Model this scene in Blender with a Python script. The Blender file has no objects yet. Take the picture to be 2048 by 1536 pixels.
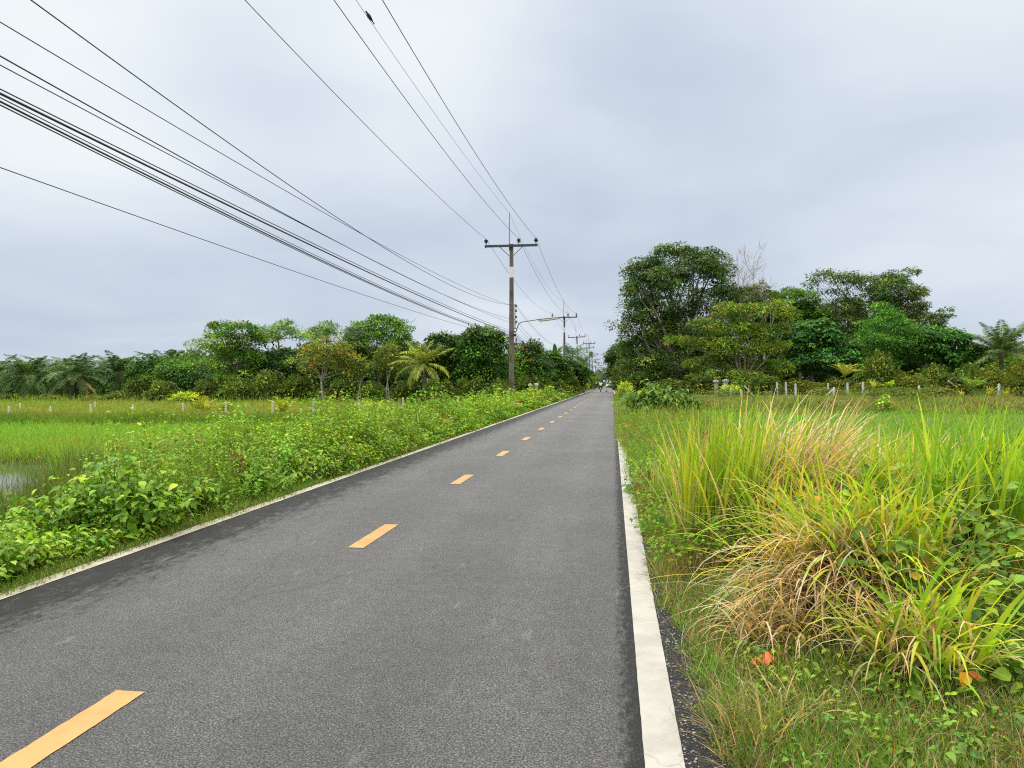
import bpy, math, random
import numpy as np
from mathutils import Vector, Matrix

SC = bpy.context.scene
COL = SC.collection
rg = np.random.default_rng(7)

# ------------------------------------------------------------------ camera geometry
FPX = 1480.0            # focal length in pixels of the 2048-wide photograph
HOR = 766.0             # horizon row
EYE = 1.4               # camera height
AL = math.atan(202.0 / FPX)     # the camera is turned this far to the left of the road
CA, SA = math.cos(AL), math.sin(AL)


def at(px, d):
    """ground plan point seen in pixel column px at depth d"""
    lat = (px - 1024.0) / FPX * d
    return (lat * CA - d * SA, d * CA + lat * SA)


def zat(py, d):
    return EYE + (HOR - py) / FPX * d


def depth(X, Y):
    return Y * CA - X * SA


def column(X, Y):
    return 1024.0 + FPX * (X * CA + Y * SA) / np.maximum(depth(X, Y), 0.1)


XL, XR = -4.04, 0.26            # outer edges of the two white edge lines
POND = -0.68


def ss(a, b, x):
    t = np.clip((x - a) / (b - a), 0, 1)
    return t * t * (3 - 2 * t)


def wob(X, Y, s=1.0, k=0.0):
    """cheap smooth 2-D wobble in about -1..1"""
    return (np.sin(X * 1.3 * s + 1.7 * np.sin(Y * 0.7 * s + k) + k) + np.sin(Y * 1.1 * s + 1.3 * np.sin(X * 0.9 * s - k) + 2.1 * k)
            + 0.7 * np.sin(X * 2.9 * s - Y * 2.3 * s + k)) / 2.7


def gz(X, Y):
    X = np.asarray(X, float); Y = np.asarray(Y, float)
    tl = XL - 0.12 - X
    u = Y - (34.5 + 0.19 * (X + 10.0))
    low = -0.55 + 0.24 * ss(-3.6, -0.4, u) - 0.05 * ss(1.5, 7.0, u)
    low = np.where((Y < -8), -0.5, low)
    # the pond
    dd_ = depth(X, Y); cc_ = column(X, Y) + 14 * np.sin(dd_ * 1.7)
    pd = ss(3.2, 4.4, tl) * ss(19.6, 18.4, dd_) * ss(7.5, 9.5, dd_) * ss(135, 85, cc_)
    low = low - 0.42 * pd
    zl = low * ss(0.0, 3.2, tl)
    tr = X - XR - 0.25
    base = -0.32 + 0.74 * ss(41.0, 57.0, Y)
    zr = base * ss(2.0, 6.5, tr)
    zr = zr + 0.16 * np.exp(-((X - 2.5) / 1.2) ** 2 - ((Y - 4.9) / 1.5) ** 2)
    z = np.where(tl > 0, zl, np.where(tr > 0, zr, 0.0))
    off = np.maximum(tl, tr)
    z = z + 0.05 * wob(X, Y, 0.8) * ss(0.2, 2.0, off)
    return z - 0.03 * ss(-0.05, 0.06, off) - 0.012


def gzf(X, Y):
    return float(gz(X, Y))


# ------------------------------------------------------------------ mesh builder
class MB:
    def __init__(self):
        self.v, self.f, self.c, self.n = [], [], [], 0

    def add(self, v, f, c=None):
        v = np.asarray(v, float).reshape(-1, 3)
        f = np.asarray(f, np.int64)
        self.v.append(v)
        self.f.append(f + self.n)
        if c is None:
            c = (0.5, 0.5, 0.5)
        c = np.asarray(c, float)
        if c.ndim == 1:
            c = np.broadcast_to(c, (len(v), 3))
        self.c.append(c)
        self.n += len(v)
        return self

    def mesh(self, name, mat, smooth=False):
        me = bpy.data.meshes.new(name)
        v = np.concatenate(self.v)
        idx = np.concatenate([f.ravel() for f in self.f])
        tot = np.concatenate([np.full(len(f), f.shape[1]) for f in self.f])
        start = np.concatenate([[0], np.cumsum(tot)[:-1]])
        me.vertices.add(len(v)); me.loops.add(len(idx)); me.polygons.add(len(tot))
        me.vertices.foreach_set('co', v.astype(np.float32).ravel())
        me.loops.foreach_set('vertex_index', idx.astype(np.int32))
        me.polygons.foreach_set('loop_start', start.astype(np.int32))
        try:
            me.polygons.foreach_set('loop_total', tot.astype(np.int32))
        except Exception:
            pass
        me.polygons.foreach_set('use_smooth', np.full(len(tot), smooth))
        at_ = me.attributes.new('Col', 'FLOAT_COLOR', 'POINT')
        c = np.concatenate(self.c)
        at_.data.foreach_set('color', np.concatenate([c, np.ones((len(c), 1))], 1).astype(np.float32).ravel())
        me.update(calc_edges=True)
        me.validate()
        if mat is not None:
            me.materials.append(mat)
        return me

    def obj(self, name, mat, parent=None, smooth=False):
        o = bpy.data.objects.new(name, self.mesh(name, mat, smooth))
        COL.objects.link(o)
        if parent is not None:
            o.parent = parent
        return o

    # shapes
    def box(self, c, s, rot=None, col=None, taper=1.0):
        x, y, z = s[0] / 2, s[1] / 2, s[2] / 2
        v = np.array([[-x, -y, -z], [x, -y, -z], [x, y, -z], [-x, y, -z],
                      [-x * taper, -y * taper, z], [x * taper, -y * taper, z], [x * taper, y * taper, z], [-x * taper, y * taper, z]])
        if rot is not None:
            v = v @ np.array(rot).T
        return self.add(v + np.array(c), [[0, 3, 2, 1], [4, 5, 6, 7], [0, 1, 5, 4], [1, 2, 6, 5], [2, 3, 7, 6], [3, 0, 4, 7]], col)

    def tube(self, pts, r, n=6, col=None, cap=True):
        pts = np.asarray(pts, float)
        m = len(pts)
        r = np.broadcast_to(np.asarray(r, float), (m,))
        t = np.gradient(pts, axis=0)
        t /= np.maximum(np.linalg.norm(t, axis=1, keepdims=True), 1e-9)
        ref = np.array([0.0, 0.0, 1.0]) if abs(t[:, 2]).mean() < 0.8 else np.array([1.0, 0.0, 0.0])
        a = np.cross(t, ref); a /= np.maximum(np.linalg.norm(a, axis=1, keepdims=True), 1e-9)
        b = np.cross(t, a)
        th = np.arange(n) / n * 2 * math.pi
        v = pts[:, None] + r[:, None, None] * (a[:, None] * np.cos(th)[None, :, None] + b[:, None] * np.sin(th)[None, :, None])
        i = np.arange(m - 1)[:, None] * n; j = np.arange(n)[None]; k = (j + 1) % n
        f = np.stack([i + j, i + k, i + n + k, i + n + j], -1).reshape(-1, 4)
        self.add(v, f, col)
        if cap:
            self.add(v[[0, -1]].reshape(-1, 3), [list(range(n)), [n + q for q in range(n)]], col)
        return self

    def lathe(self, prof, c=(0, 0, 0), n=12, col=None, axis=2):
        prof = np.asarray(prof, float)
        th = np.arange(n) / n * 2 * math.pi
        x = prof[:, 0][:, None] * np.cos(th); y = prof[:, 0][:, None] * np.sin(th); z = np.repeat(prof[:, 1][:, None], n, 1)
        v = np.stack([x, y, z], -1)
        if axis == 0:
            v = v[..., [2, 0, 1]]
        elif axis == 1:
            v = v[..., [0, 2, 1]]
        m = len(prof)
        i = np.arange(m - 1)[:, None] * n; j = np.arange(n)[None]; k = (j + 1) % n
        f = np.stack([i + j, i + k, i + n + k, i + n + j], -1).reshape(-1, 4)
        return self.add(v.reshape(-1, 3) + np.array(c), f, col)


def nrm(a):
    return a / np.maximum(np.linalg.norm(a, axis=-1, keepdims=True), 1e-9)


# leaf templates: x along the leaf, y across, z up from the blade
LEAF_HI_V = np.array([[0, 0, 0], [.22, .44, .07], [.22, 0, 0], [.22, -.44, .07], [.55, .40, .05], [.55, 0, -.02], [.55, -.40, .05], [1, 0, -.16]])
LEAF_HI_F = np.array([[0, 2, 1], [0, 3, 2], [1, 2, 5], [1, 5, 4], [2, 3, 6], [2, 6, 5], [4, 5, 7], [5, 6, 7]])
LEAF_LO_V = np.array([[0, 0, 0], [.42, .5, .09], [1, 0, -.08], [.42, -.5, .09]])
LEAF_LO_F = np.array([[0, 3, 2, 1]])


def leaves(mb, P, A, N, L, W, col, hi=False):
    tv, tf = (LEAF_HI_V, LEAF_HI_F) if hi else (LEAF_LO_V, LEAF_LO_F)
    n, k = len(P), len(tv)
    A = nrm(A); B = nrm(np.cross(N, A)); N2 = np.cross(A, B)
    L = np.broadcast_to(L, (n,)); W = np.broadcast_to(W, (n,))
    v = (P[:, None] + A[:, None] * (tv[None, :, 0:1] * L[:, None, None]) + B[:, None] * (tv[None, :, 1:2] * W[:, None, None])
         + N2[:, None] * (tv[None, :, 2:3] * L[:, None, None]))
    f = (np.arange(n)[:, None, None] * k + tf[None]).reshape(-1, tf.shape[1])
    mb.add(v.reshape(-1, 3), f, np.repeat(col, k, 0))


def blades(mb, P, H, W, az, th0, kap, col, S=4, pw=1.4, twist=0.5, rng=rg, wide0=0.6):
    n = len(P)
    H = np.broadcast_to(H, (n,)); W = np.broadcast_to(W, (n,)); th0 = np.broadcast_to(th0, (n,)); kap = np.broadcast_to(kap, (n,))
    s = (np.arange(S) + 0.5) / S
    th = th0[:, None] + kap[:, None] * s[None] ** pw
    r = np.concatenate([np.zeros((n, 1)), np.cumsum(np.sin(th) * H[:, None] / S, 1)], 1)
    z = np.concatenate([np.zeros((n, 1)), np.cumsum(np.cos(th) * H[:, None] / S, 1)], 1)
    c, sn = np.cos(az), np.sin(az)
    cl = np.stack([P[:, 0:1] + r * c[:, None], P[:, 1:2] + r * sn[:, None], P[:, 2:3] + z], -1)
    tw = az + math.pi / 2 + rng.normal(0, twist, n)
    wd = np.stack([np.cos(tw), np.sin(tw), np.zeros(n)], -1)
    t = np.linspace(0, 1, S + 1)
    prof = np.clip((wide0 + (1 - wide0) * np.sin(np.clip(t * 2.6, 0, math.pi / 2))) * (1 - t ** 3), 0.04, 1)
    off = wd[:, None] * (W[:, None] * prof[None] * 0.5)[..., None]
    v = np.stack([cl - off, cl + off], 2).reshape(n, (S + 1) * 2, 3)
    q = np.arange(S)
    tf = np.stack([2 * q, 2 * q + 1, 2 * q + 3, 2 * q + 2], -1)
    f = (np.arange(n)[:, None, None] * (S + 1) * 2 + tf[None]).reshape(-1, 4)
    mb.add(v.reshape(-1, 3), f, np.repeat(col, (S + 1) * 2, 0))


def tint(base, n, var=0.18, hue=0.08, rng=rg):
    """n albedos around base: brightness varies by var, the red/green balance by hue"""
    base = np.asarray(base, float)
    if base.ndim == 1:
        base = np.broadcast_to(base, (n, 3))
    k = np.exp(rng.normal(0, var, (n, 1)))
    h = rng.normal(0, hue, (n, 1))
    out = base * k * np.concatenate([1 + h * 2, 1 + h * 0.3, 1 - h], 1)
    return np.clip(out, 0.004, 0.85)


def pick(cols, wts, n, rng=rg, var=0.18, hue=0.08):
    cols = np.asarray(cols, float); wts = np.asarray(wts, float)
    return tint(cols[rng.choice(len(cols), n, p=wts / wts.sum())], n, var, hue, rng)


# ------------------------------------------------------------------ naming
def tag(o, label=None, cat=None, group=None, kind=None):
    if label: o['label'] = label
    if cat: o['category'] = cat
    if group: o['group'] = group
    if kind: o['kind'] = kind
    return o


def thing(name, label, cat, loc=(0, 0, 0), rz=0.0, group=None, scale=None):
    o = bpy.data.objects.new(name, None)
    COL.objects.link(o)
    o.empty_display_size = 0.2
    o.location = loc
    o.rotation_euler = (0, 0, rz)
    if scale is not None:
        o.scale = scale if hasattr(scale, '__len__') else (scale,) * 3
    return tag(o, label, cat, group)


def dup(root, loc, rz=0.0, label=None, scale=None, group=None):
    def cp(o, parent):
        c = o.copy(); COL.objects.link(c)
        if parent is not None:
            c.parent = parent
        for ch in kids.get(o.name, []):
            cp(ch, c)
        return c
    kids = {}
    for o in [root] + list(root.children_recursive):
        kids[o.name] = list(o.children)
    r = cp(root, None)
    r.location = loc
    r.rotation_euler = (0, 0, rz)
    if scale is not None:
        r.scale = scale if hasattr(scale, '__len__') else (scale,) * 3
    if label: r['label'] = label
    if group: r['group'] = group
    return r


# ------------------------------------------------------------------ materials
class NT:
    def __init__(self, name):
        self.m = bpy.data.materials.new(name)
        self.m.use_nodes = True
        self.t = self.m.node_tree
        self.bs = self.t.nodes['Principled BSDF']
        self.out = self.t.nodes['Material Output']

    def n(self, typ, ins=None, **kw):
        nd = self.t.nodes.new(typ)
        for k, v in kw.items():
            setattr(nd, k, v)
        for k, v in (ins or {}).items():
            s = nd.inputs[k]
            if isinstance(v, bpy.types.NodeSocket):
                self.t.links.new(v, s)
            else:
                s.default_value = v
        return nd

    def l(self, a, b):
        self.t.links.new(a, b)

    def math(self, op, a, b=0.0, clamp=False):
        nd = self.n('ShaderNodeMath', {0: a, 1: b}, operation=op, use_clamp=clamp)
        return nd.outputs[0]

    def mix(self, f, a, b, bt='MIX'):
        nd = self.n('ShaderNodeMix', data_type='RGBA', blend_type=bt)
        for i, v in ((0, f), (6, a), (7, b)):
            if isinstance(v, bpy.types.NodeSocket):
                self.l(v, nd.inputs[i])
            else:
                nd.inputs[i].default_value = v if i == 0 else (*v[:3], 1.0)
        return nd.outputs[2]

    def noise(self, vec, scale, detail=4.0, rough=0.55, dist=0.0):
        return self.n('ShaderNodeTexNoise', {'Vector': vec, 'Scale': scale, 'Detail': detail, 'Roughness': rough, 'Distortion': dist}).outputs[0]

    def ramp(self, x, a, b, va=0.0, vb=1.0):
        nd = self.n('ShaderNodeMapRange', {0: x, 1: a, 2: b, 3: va, 4: vb}, interpolation_type='SMOOTHSTEP')
        return nd.outputs[0]

    def bump(self, h, strength, dist=0.01):
        b = self.n('ShaderNodeBump', {'Strength': strength, 'Distance': dist, 'Height': h})
        self.l(b.outputs[0], self.bs.inputs['Normal'])


def leaf_mat(name, transl=0.35, rough=0.45, spec=0.35, gain=(1, 1, 1)):
    k = NT(name)
    a = k.n('ShaderNodeAttribute', attribute_name='Col').outputs[0]
    obj = k.n('ShaderNodeTexCoord').outputs['Object']
    nz = k.noise(obj, 3.0, 3.0)
    c = k.mix(k.ramp(nz, 0.3, 0.75), k.mix(1.0, a, [.87 * q for q in gain], 'MULTIPLY'), k.mix(1.0, a, [1.12 * q for q in gain], 'MULTIPLY'))
    k.l(c, k.bs.inputs['Base Color'])
    k.bs.inputs['Roughness'].default_value = rough
    k.bs.inputs['Specular IOR Level'].default_value = spec
    tr = k.n('ShaderNodeBsdfTranslucent')
    k.l(k.mix(1.0, c, (1.25, 1.25, 0.6), 'MULTIPLY'), tr.inputs[0])
    ms = k.n('ShaderNodeMixShader', {0: transl})
    k.l(k.bs.outputs[0], ms.inputs[1]); k.l(tr.outputs[0], ms.inputs[2]); k.l(ms.outputs[0], k.out.inputs[0])
    return k.m


def plain(name, rgb, rough=0.6, metal=0.0, noise=0.15, scale=6.0, spec=0.5, bump=0.0):
    k = NT(name)
    obj = k.n('ShaderNodeTexCoord').outputs['Object']
    nz = k.noise(obj, scale, 5.0, 0.6)
    a = [c * (1 - noise) for c in rgb]; b = [min(1, c * (1 + noise)) for c in rgb]
    k.l(k.mix(k.ramp(nz, 0.3, 0.7), a, b), k.bs.inputs['Base Color'])
    k.bs.inputs['Roughness'].default_value = rough
    k.bs.inputs['Metallic'].default_value = metal
    k.bs.inputs['Specular IOR Level'].default_value = spec
    if bump:
        k.bump(k.noise(obj, scale * 6, 4.0), bump)
    return k.m


LEAF = leaf_mat('leaf_surface', 0.22, 0.5, 0.18, (1.56, 1.26, .80))
GRASS = leaf_mat('grass_surface', 0.36, 0.55, 0.15, (1.20, 1.10, .88))
CROWN = leaf_mat('tree_leaf_surface', 0.18, 0.55, 0.16, (1.06, 1.20, 1.0))


def bark_mat(name, a, b, scale=4.0):
    k = NT(name)
    obj = k.n('ShaderNodeTexCoord').outputs['Object']
    mp = k.n('ShaderNodeMapping', {0: obj, 3: (1, 1, 0.35)}).outputs[0]
    nz = k.noise(mp, scale, 6.0, 0.65)
    k.l(k.mix(k.ramp(nz, 0.35, 0.65), a, b), k.bs.inputs['Base Color'])
    k.bs.inputs['Roughness'].default_value = 0.85
    k.bump(nz, 0.6, 0.03)
    return k.m


BARK = bark_mat('grey_bark', (.10, .085, .065), (.24, .21, .17))
PALEBARK = bark_mat('pale_bark', (.26, .22, .16), (.46, .40, .31))
PALMBARK = bark_mat('palm_bark', (.07, .05, .035), (.20, .15, .10), 7.0)
STEM = plain('green_stem', (.09, .15, .03), 0.6)
DRYSTEM = plain('dry_stem', (.20, .14, .08), 0.8)
# ================================================================== SETTING
def axis_coords(pts, far, start, grow):
    out = list(pts)
    s, x = start, pts[-1]
    while x < far:
        x += s; s *= grow; out.append(x)
    s, x = start, pts[0]
    while x > -far:
        x -= s; s *= grow; out.insert(0, x)
    return np.array(out)


def build_ground():
    xs = axis_coords(sorted(list(np.arange(-34, XL - 0.5, 0.5)) + [XL - .5, XL - .3, XL - .18, XL - .1, XL + .3, XR - .3, XR + .2, XR + .27, XR + .35, XR + .5] + list(np.arange(XR + .75, 34, 0.5))), 2500, 0.6, 1.13)
    ys = axis_coords(list(np.arange(-4, 64, 0.5)), 2500, 0.6, 1.1)
    X, Y = np.meshgrid(xs, ys)
    Z = gz(X, Y)
    Z = np.where((X > XL + 0.2) & (X < XR + .15), -0.06, Z)
    ny, nx = X.shape
    i = np.arange(ny - 1)[:, None] * nx; j = np.arange(nx - 1)[None]
    f = np.stack([i + j, i + j + 1, i + nx + j + 1, i + nx + j], -1).reshape(-1, 4)
    k = NT('soil_and_turf')
    o = k.n('ShaderNodeTexCoord').outputs['Object']
    n1 = k.noise(o, 0.35, 6.0, 0.6); n2 = k.noise(o, 5.0, 6.0, 0.7); n3 = k.noise(o, 40.0, 4.0, 0.7)
    c = k.mix(k.ramp(n2, 0.35, 0.65), (.035, .045, .015), (.085, .10, .03))
    c = k.mix(k.ramp(n1, 0.45, 0.7), c, (.085, .065, .04))
    c = k.mix(k.ramp(n3, 0.5, 0.8, 0.0, 0.6), c, (.17, .14, .085))
    k.l(c, k.bs.inputs['Base Color'])
    k.bs.inputs['Roughness'].default_value = 0.95
    k.bs.inputs['Specular IOR Level'].default_value = 0.2
    k.bump(n2, 0.7, 0.06)
    mb = MB().add(np.stack([X, Y, Z], -1).reshape(-1, 3), f, (.1, .12, .04))
    return tag(mb.obj('ground', k.m, smooth=True), kind='structure', label='grassy roadside ground and fields')


build_ground()


def build_road():
    # asphalt carriageway
    ys = np.concatenate([np.arange(-8, 14, 0.12), np.arange(14, 60, 0.5), np.arange(60, 460, 5.0)])
    l = XL - 0.07 + 0.02 * np.sin(ys * 3.1) + 0.015 * np.sin(ys * 11)
    r = XR + 0.15 + 0.05 * np.sin(ys * 2.1 + 1) + 0.03 * np.sin(ys * 9.3) + 0.10 * ss(4.2, 2.4, ys)
    cols = np.linspace(0, 1, 9)
    X = l[:, None] * (1 - cols) + r[:, None] * cols
    Y = np.repeat(ys[:, None], 9, 1)
    i = np.arange(len(ys) - 1)[:, None] * 9; j = np.arange(8)[None]
    f = np.stack([i + j, i + j + 1, i + 10 + j, i + 9 + j], -1).reshape(-1, 4)
    k = NT('asphalt')
    o = k.n('ShaderNodeTexCoord').outputs['Object']
    sx = k.n('ShaderNodeSeparateXYZ', {0: o})
    x = sx.outputs[0]
    vor = k.n('ShaderNodeTexVoronoi', {'Vector': o, 'Scale': 210.0, 'Randomness': 1.0})
    n_f = k.noise(o, 110.0, 4.0, 0.7)
    n_m = k.noise(o, 9.0, 5.0, 0.65)
    n_l = k.noise(o, 0.6, 5.0, 0.6)
    chip = k.n('ShaderNodeSeparateColor', {0: vor.outputs['Color']}).outputs[0]
    c = k.mix(k.ramp(chip, 0.0, 1.0), (.058, .058, .0585), (.222, .221, .219))
    c = k.mix(k.ramp(n_f, 0.40, 0.60), (.030, .030, .030), c)
    c = k.mix(k.ramp(k.math('ADD', k.math('MULTIPLY', n_m, 0.5), k.math('MULTIPLY', n_l, 0.5)), 0.38, 0.62), k.mix(1.0, c, (.88, .88, .885), 'MULTIPLY'), k.mix(1.0, c, (1.16, 1.16, 1.15), 'MULTIPLY'))
    trk = k.math('ADD', k.math('MULTIPLY', k.math('COSINE', k.math('MULTIPLY', k.math('SUBTRACT', x, -0.55), 5.2)), 0.5), k.math('MULTIPLY', k.math('SUBTRACT', k.noise(k.n('ShaderNodeMapping', {0: o, 3: (1.5, .12, 1)}).outputs[0], 2.0, 4.0), .5), 1.6))
    c = k.mix(k.ramp(trk, -.3, .7), c, k.mix(1.0, c, (1.16, 1.155, 1.14), 'MULTIPLY'))
    # damp edges: a solid dark band along each white line that breaks up into patches drawn out along the road
    mp = k.n('ShaderNodeMapping', {0: o, 3: (3.0, 1.15, 1.0)}).outputs[0]
    n_d = k.noise(mp, 2.8, 9.0, 0.78)
    n_d2 = k.noise(mp, 9.0, 8.0, 0.8)
    dl = k.math('SUBTRACT', x, XL + 0.13)                      # distance from the left line
    dr = k.math('SUBTRACT', XR - 0.14, x)
    wl = k.math('ADD', k.ramp(dl, 0.08, 1.0, 0.60, -0.22), k.math('MULTIPLY', k.math('SUBTRACT', n_d, 0.5), 2.2))
    wl2 = k.math('ADD', wl, k.math('MULTIPLY', k.math('SUBTRACT', n_d2, 0.5), 1.5))
    wl2 = k.math('ADD', wl2, k.math('MULTIPLY', k.math('SUBTRACT', n_f, 0.5), 1.1))
    wr = k.math('ADD', k.ramp(dr, 0.0, 0.20, 0.55, -0.42), k.math('MULTIPLY', k.math('SUBTRACT', n_d2, 0.5), 2.2))
    wr = k.math('ADD', wr, k.math('MULTIPLY', k.math('SUBTRACT', n_f, 0.5), 1.1))
    wet = k.math('MAXIMUM', k.ramp(wl2, 0.05, 0.55), k.ramp(wr, 0.0, 0.5))
    pot = k.ramp(k.math('SUBTRACT', k.noise(mp, 3.1, 4.0, 0.6), k.math('MULTIPLY', n_f, 0.25)), 0.555, 0.60)
    wet = k.math('MAXIMUM', wet, k.math('MULTIPLY', pot, 0.75))
    c = k.mix(k.math('MULTIPLY', wet, 0.8), c, (.018, .018, .019))
    # hairline cracks and a pale scrape
    wp = k.n('ShaderNodeVectorMath', {0: o, 1: k.n('ShaderNodeVectorMath', {0: k.n('ShaderNodeTexNoise', {'Vector': o, 'Scale': 2.2, 'Detail': 6.0}).outputs[1]}, operation='SCALE').outputs[0]}, operation='ADD')
    wp.inputs[1].links[0].from_node.inputs['Scale'].default_value = 0.35
    crk = k.n('ShaderNodeTexVoronoi', {'Vector': k.n('ShaderNodeMapping', {0: wp.outputs[0], 3: (1.0, .35, 1)}).outputs[0], 'Scale': 0.9}, feature='DISTANCE_TO_EDGE').outputs[0]
    msk = k.math('MULTIPLY', k.ramp(crk, 0.010, 0.003), k.ramp(k.noise(o, 0.5, 3.0), 0.50, 0.62))
    c = k.mix(k.math('MULTIPLY', msk, 0.4), c, (.018, .018, .018))
    scr = k.math('MULTIPLY', k.ramp(k.noise(k.n('ShaderNodeMapping', {0: o, 2: (0, 0, .5), 3: (7, 1.2, 1)}).outputs[0], 1.6, 3.0), 0.66, 0.74), 0.35)
    c = k.mix(scr, c, (.23, .225, .21))
    k.l(c, k.bs.inputs['Base Color'])
    k.l(k.math('SUBTRACT', 0.58, k.math('MULTIPLY', wet, 0.04)), k.bs.inputs['Roughness'])
    k.l(k.math('SUBTRACT', 0.48, k.math('MULTIPLY', wet, 0.34)), k.bs.inputs['Specular IOR Level'])
    k.bump(k.math('ADD', k.math('MULTIPLY', n_f, 0.7), k.math('MULTIPLY', vor.outputs['Distance'], 0.6)), 0.9, 0.014)
    road = MB().add(np.stack([X, Y, np.zeros_like(X)], -1).reshape(-1, 3), f, (.07, .07, .07)).obj('road', k.m)
    tag(road, 'dark grey asphalt road running straight to the horizon', kind='structure')

    def paint(name, a, b, wear, soil):
        k = NT(name)
        o = k.n('ShaderNodeTexCoord').outputs['Object']
        n1 = k.noise(o, 3.0, 6.0, 0.65); n2 = k.noise(o, 45.0, 5.0, 0.7)
        c = k.mix(k.ramp(n1, 0.35, 0.65), a, b)
        c = k.mix(k.math('MULTIPLY', k.ramp(n2, 0.60, 0.78), wear), c, soil)
        mp = k.n('ShaderNodeMapping', {0: o, 3: (5.0, 1.4, 1.0)}).outputs[0]
        cr = k.n('ShaderNodeTexVoronoi', {'Vector': k.n('ShaderNodeVectorMath', {0: mp, 1: k.n('ShaderNodeTexNoise', {'Vector': o, 'Scale': 6.0}).outputs[1]}, operation='ADD').outputs[0], 'Scale': 0.42}, feature='DISTANCE_TO_EDGE').outputs[0]
        c = k.mix(k.math('MULTIPLY', k.ramp(cr, 0.010, 0.0), 0.7 * wear), c, (.12, .11, .09))
        k.l(c, k.bs.inputs['Base Color'])
        k.bs.inputs['Roughness'].default_value = 0.7
        k.bump(n2, 0.35, 0.004)
        return k.m
    white = paint('white_road_paint', (.29, .28, .25), (.36, .35, .315), 0.6, (.22, .21, .18))
    cream = paint('dusty_white_road_paint', (.31, .275, .20), (.39, .355, .275), 1.0, (.20, .16, .11))
    orange = paint('orange_road_paint', (.39, .20, .062), (.49, .255, .085), 0.9, (.12, .10, .08))

    def strip(x0, x1, y0, y1, jit, step):
        ys = np.arange(y0, y1 + 1e-6, step)
        a = x0 + rg.normal(0, jit, len(ys)); b = x1 + rg.normal(0, jit, len(ys))
        v = np.concatenate([np.stack([a, ys, np.full(len(ys), .004)], -1), np.stack([b, ys, np.full(len(ys), .004)], -1)])
        n = len(ys); i = np.arange(n - 1)
        return MB().add(v, np.stack([i, i + n, i + n + 1, i + 1], -1), (.6, .6, .6))
    for name, x0, x1, m, lab in (('edge_line', XL, XL + .13, cream, 'dusty white edge line beside the weeds'), ('edge_line', XR - .145, XR, white, 'clean white edge line beside the tall grass')):
        mb = strip(x0, x1, -6, 40, .0007, .06)
        s2 = strip(x0, x1, 40, 420, .01, 4.0)
        mb.add(s2.v[0], s2.f[0], (.6, .6, .6))
        o = mb.obj(name, m, road); o['label'] = lab
    for kx in range(-1, 84):
        y0 = 2.05 + 3.99 * kx
        strip(-2.235, -2.095, y0, y0 + 1.04, .0018, .04).obj('centre_dash', orange, road)


build_road()


def build_pond():
    k = NT('still_water')
    o = k.n('ShaderNodeTexCoord').outputs['Object']
    k.bs.inputs['Base Color'].default_value = (.05, .06, .05, 1)
    k.bs.inputs['Roughness'].default_value = 0.06
    k.bs.inputs['IOR'].default_value = 1.33
    k.bs.inputs['Specular IOR Level'].default_value = 0.9
    k.bump(k.noise(o, 4.0, 3.0), 0.06, 0.02)
    mb = MB().add([[-34, 3, POND], [-6.9, 3, POND], [-6.9, 24, POND], [-34, 24, POND]], [[0, 1, 2, 3]], (.1, .1, .1))
    tag(mb.obj('pond_water', k.m), 'still pale pond water behind reeds', kind='structure')


build_pond()


# ------------------------------------------------------------------ sky, sun, camera
def view_dir(px, py):
    lat = (px - 1024) / FPX
    v = Vector((lat * CA - SA, CA + lat * SA, (HOR - py) / FPX))
    return v.normalized()


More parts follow.
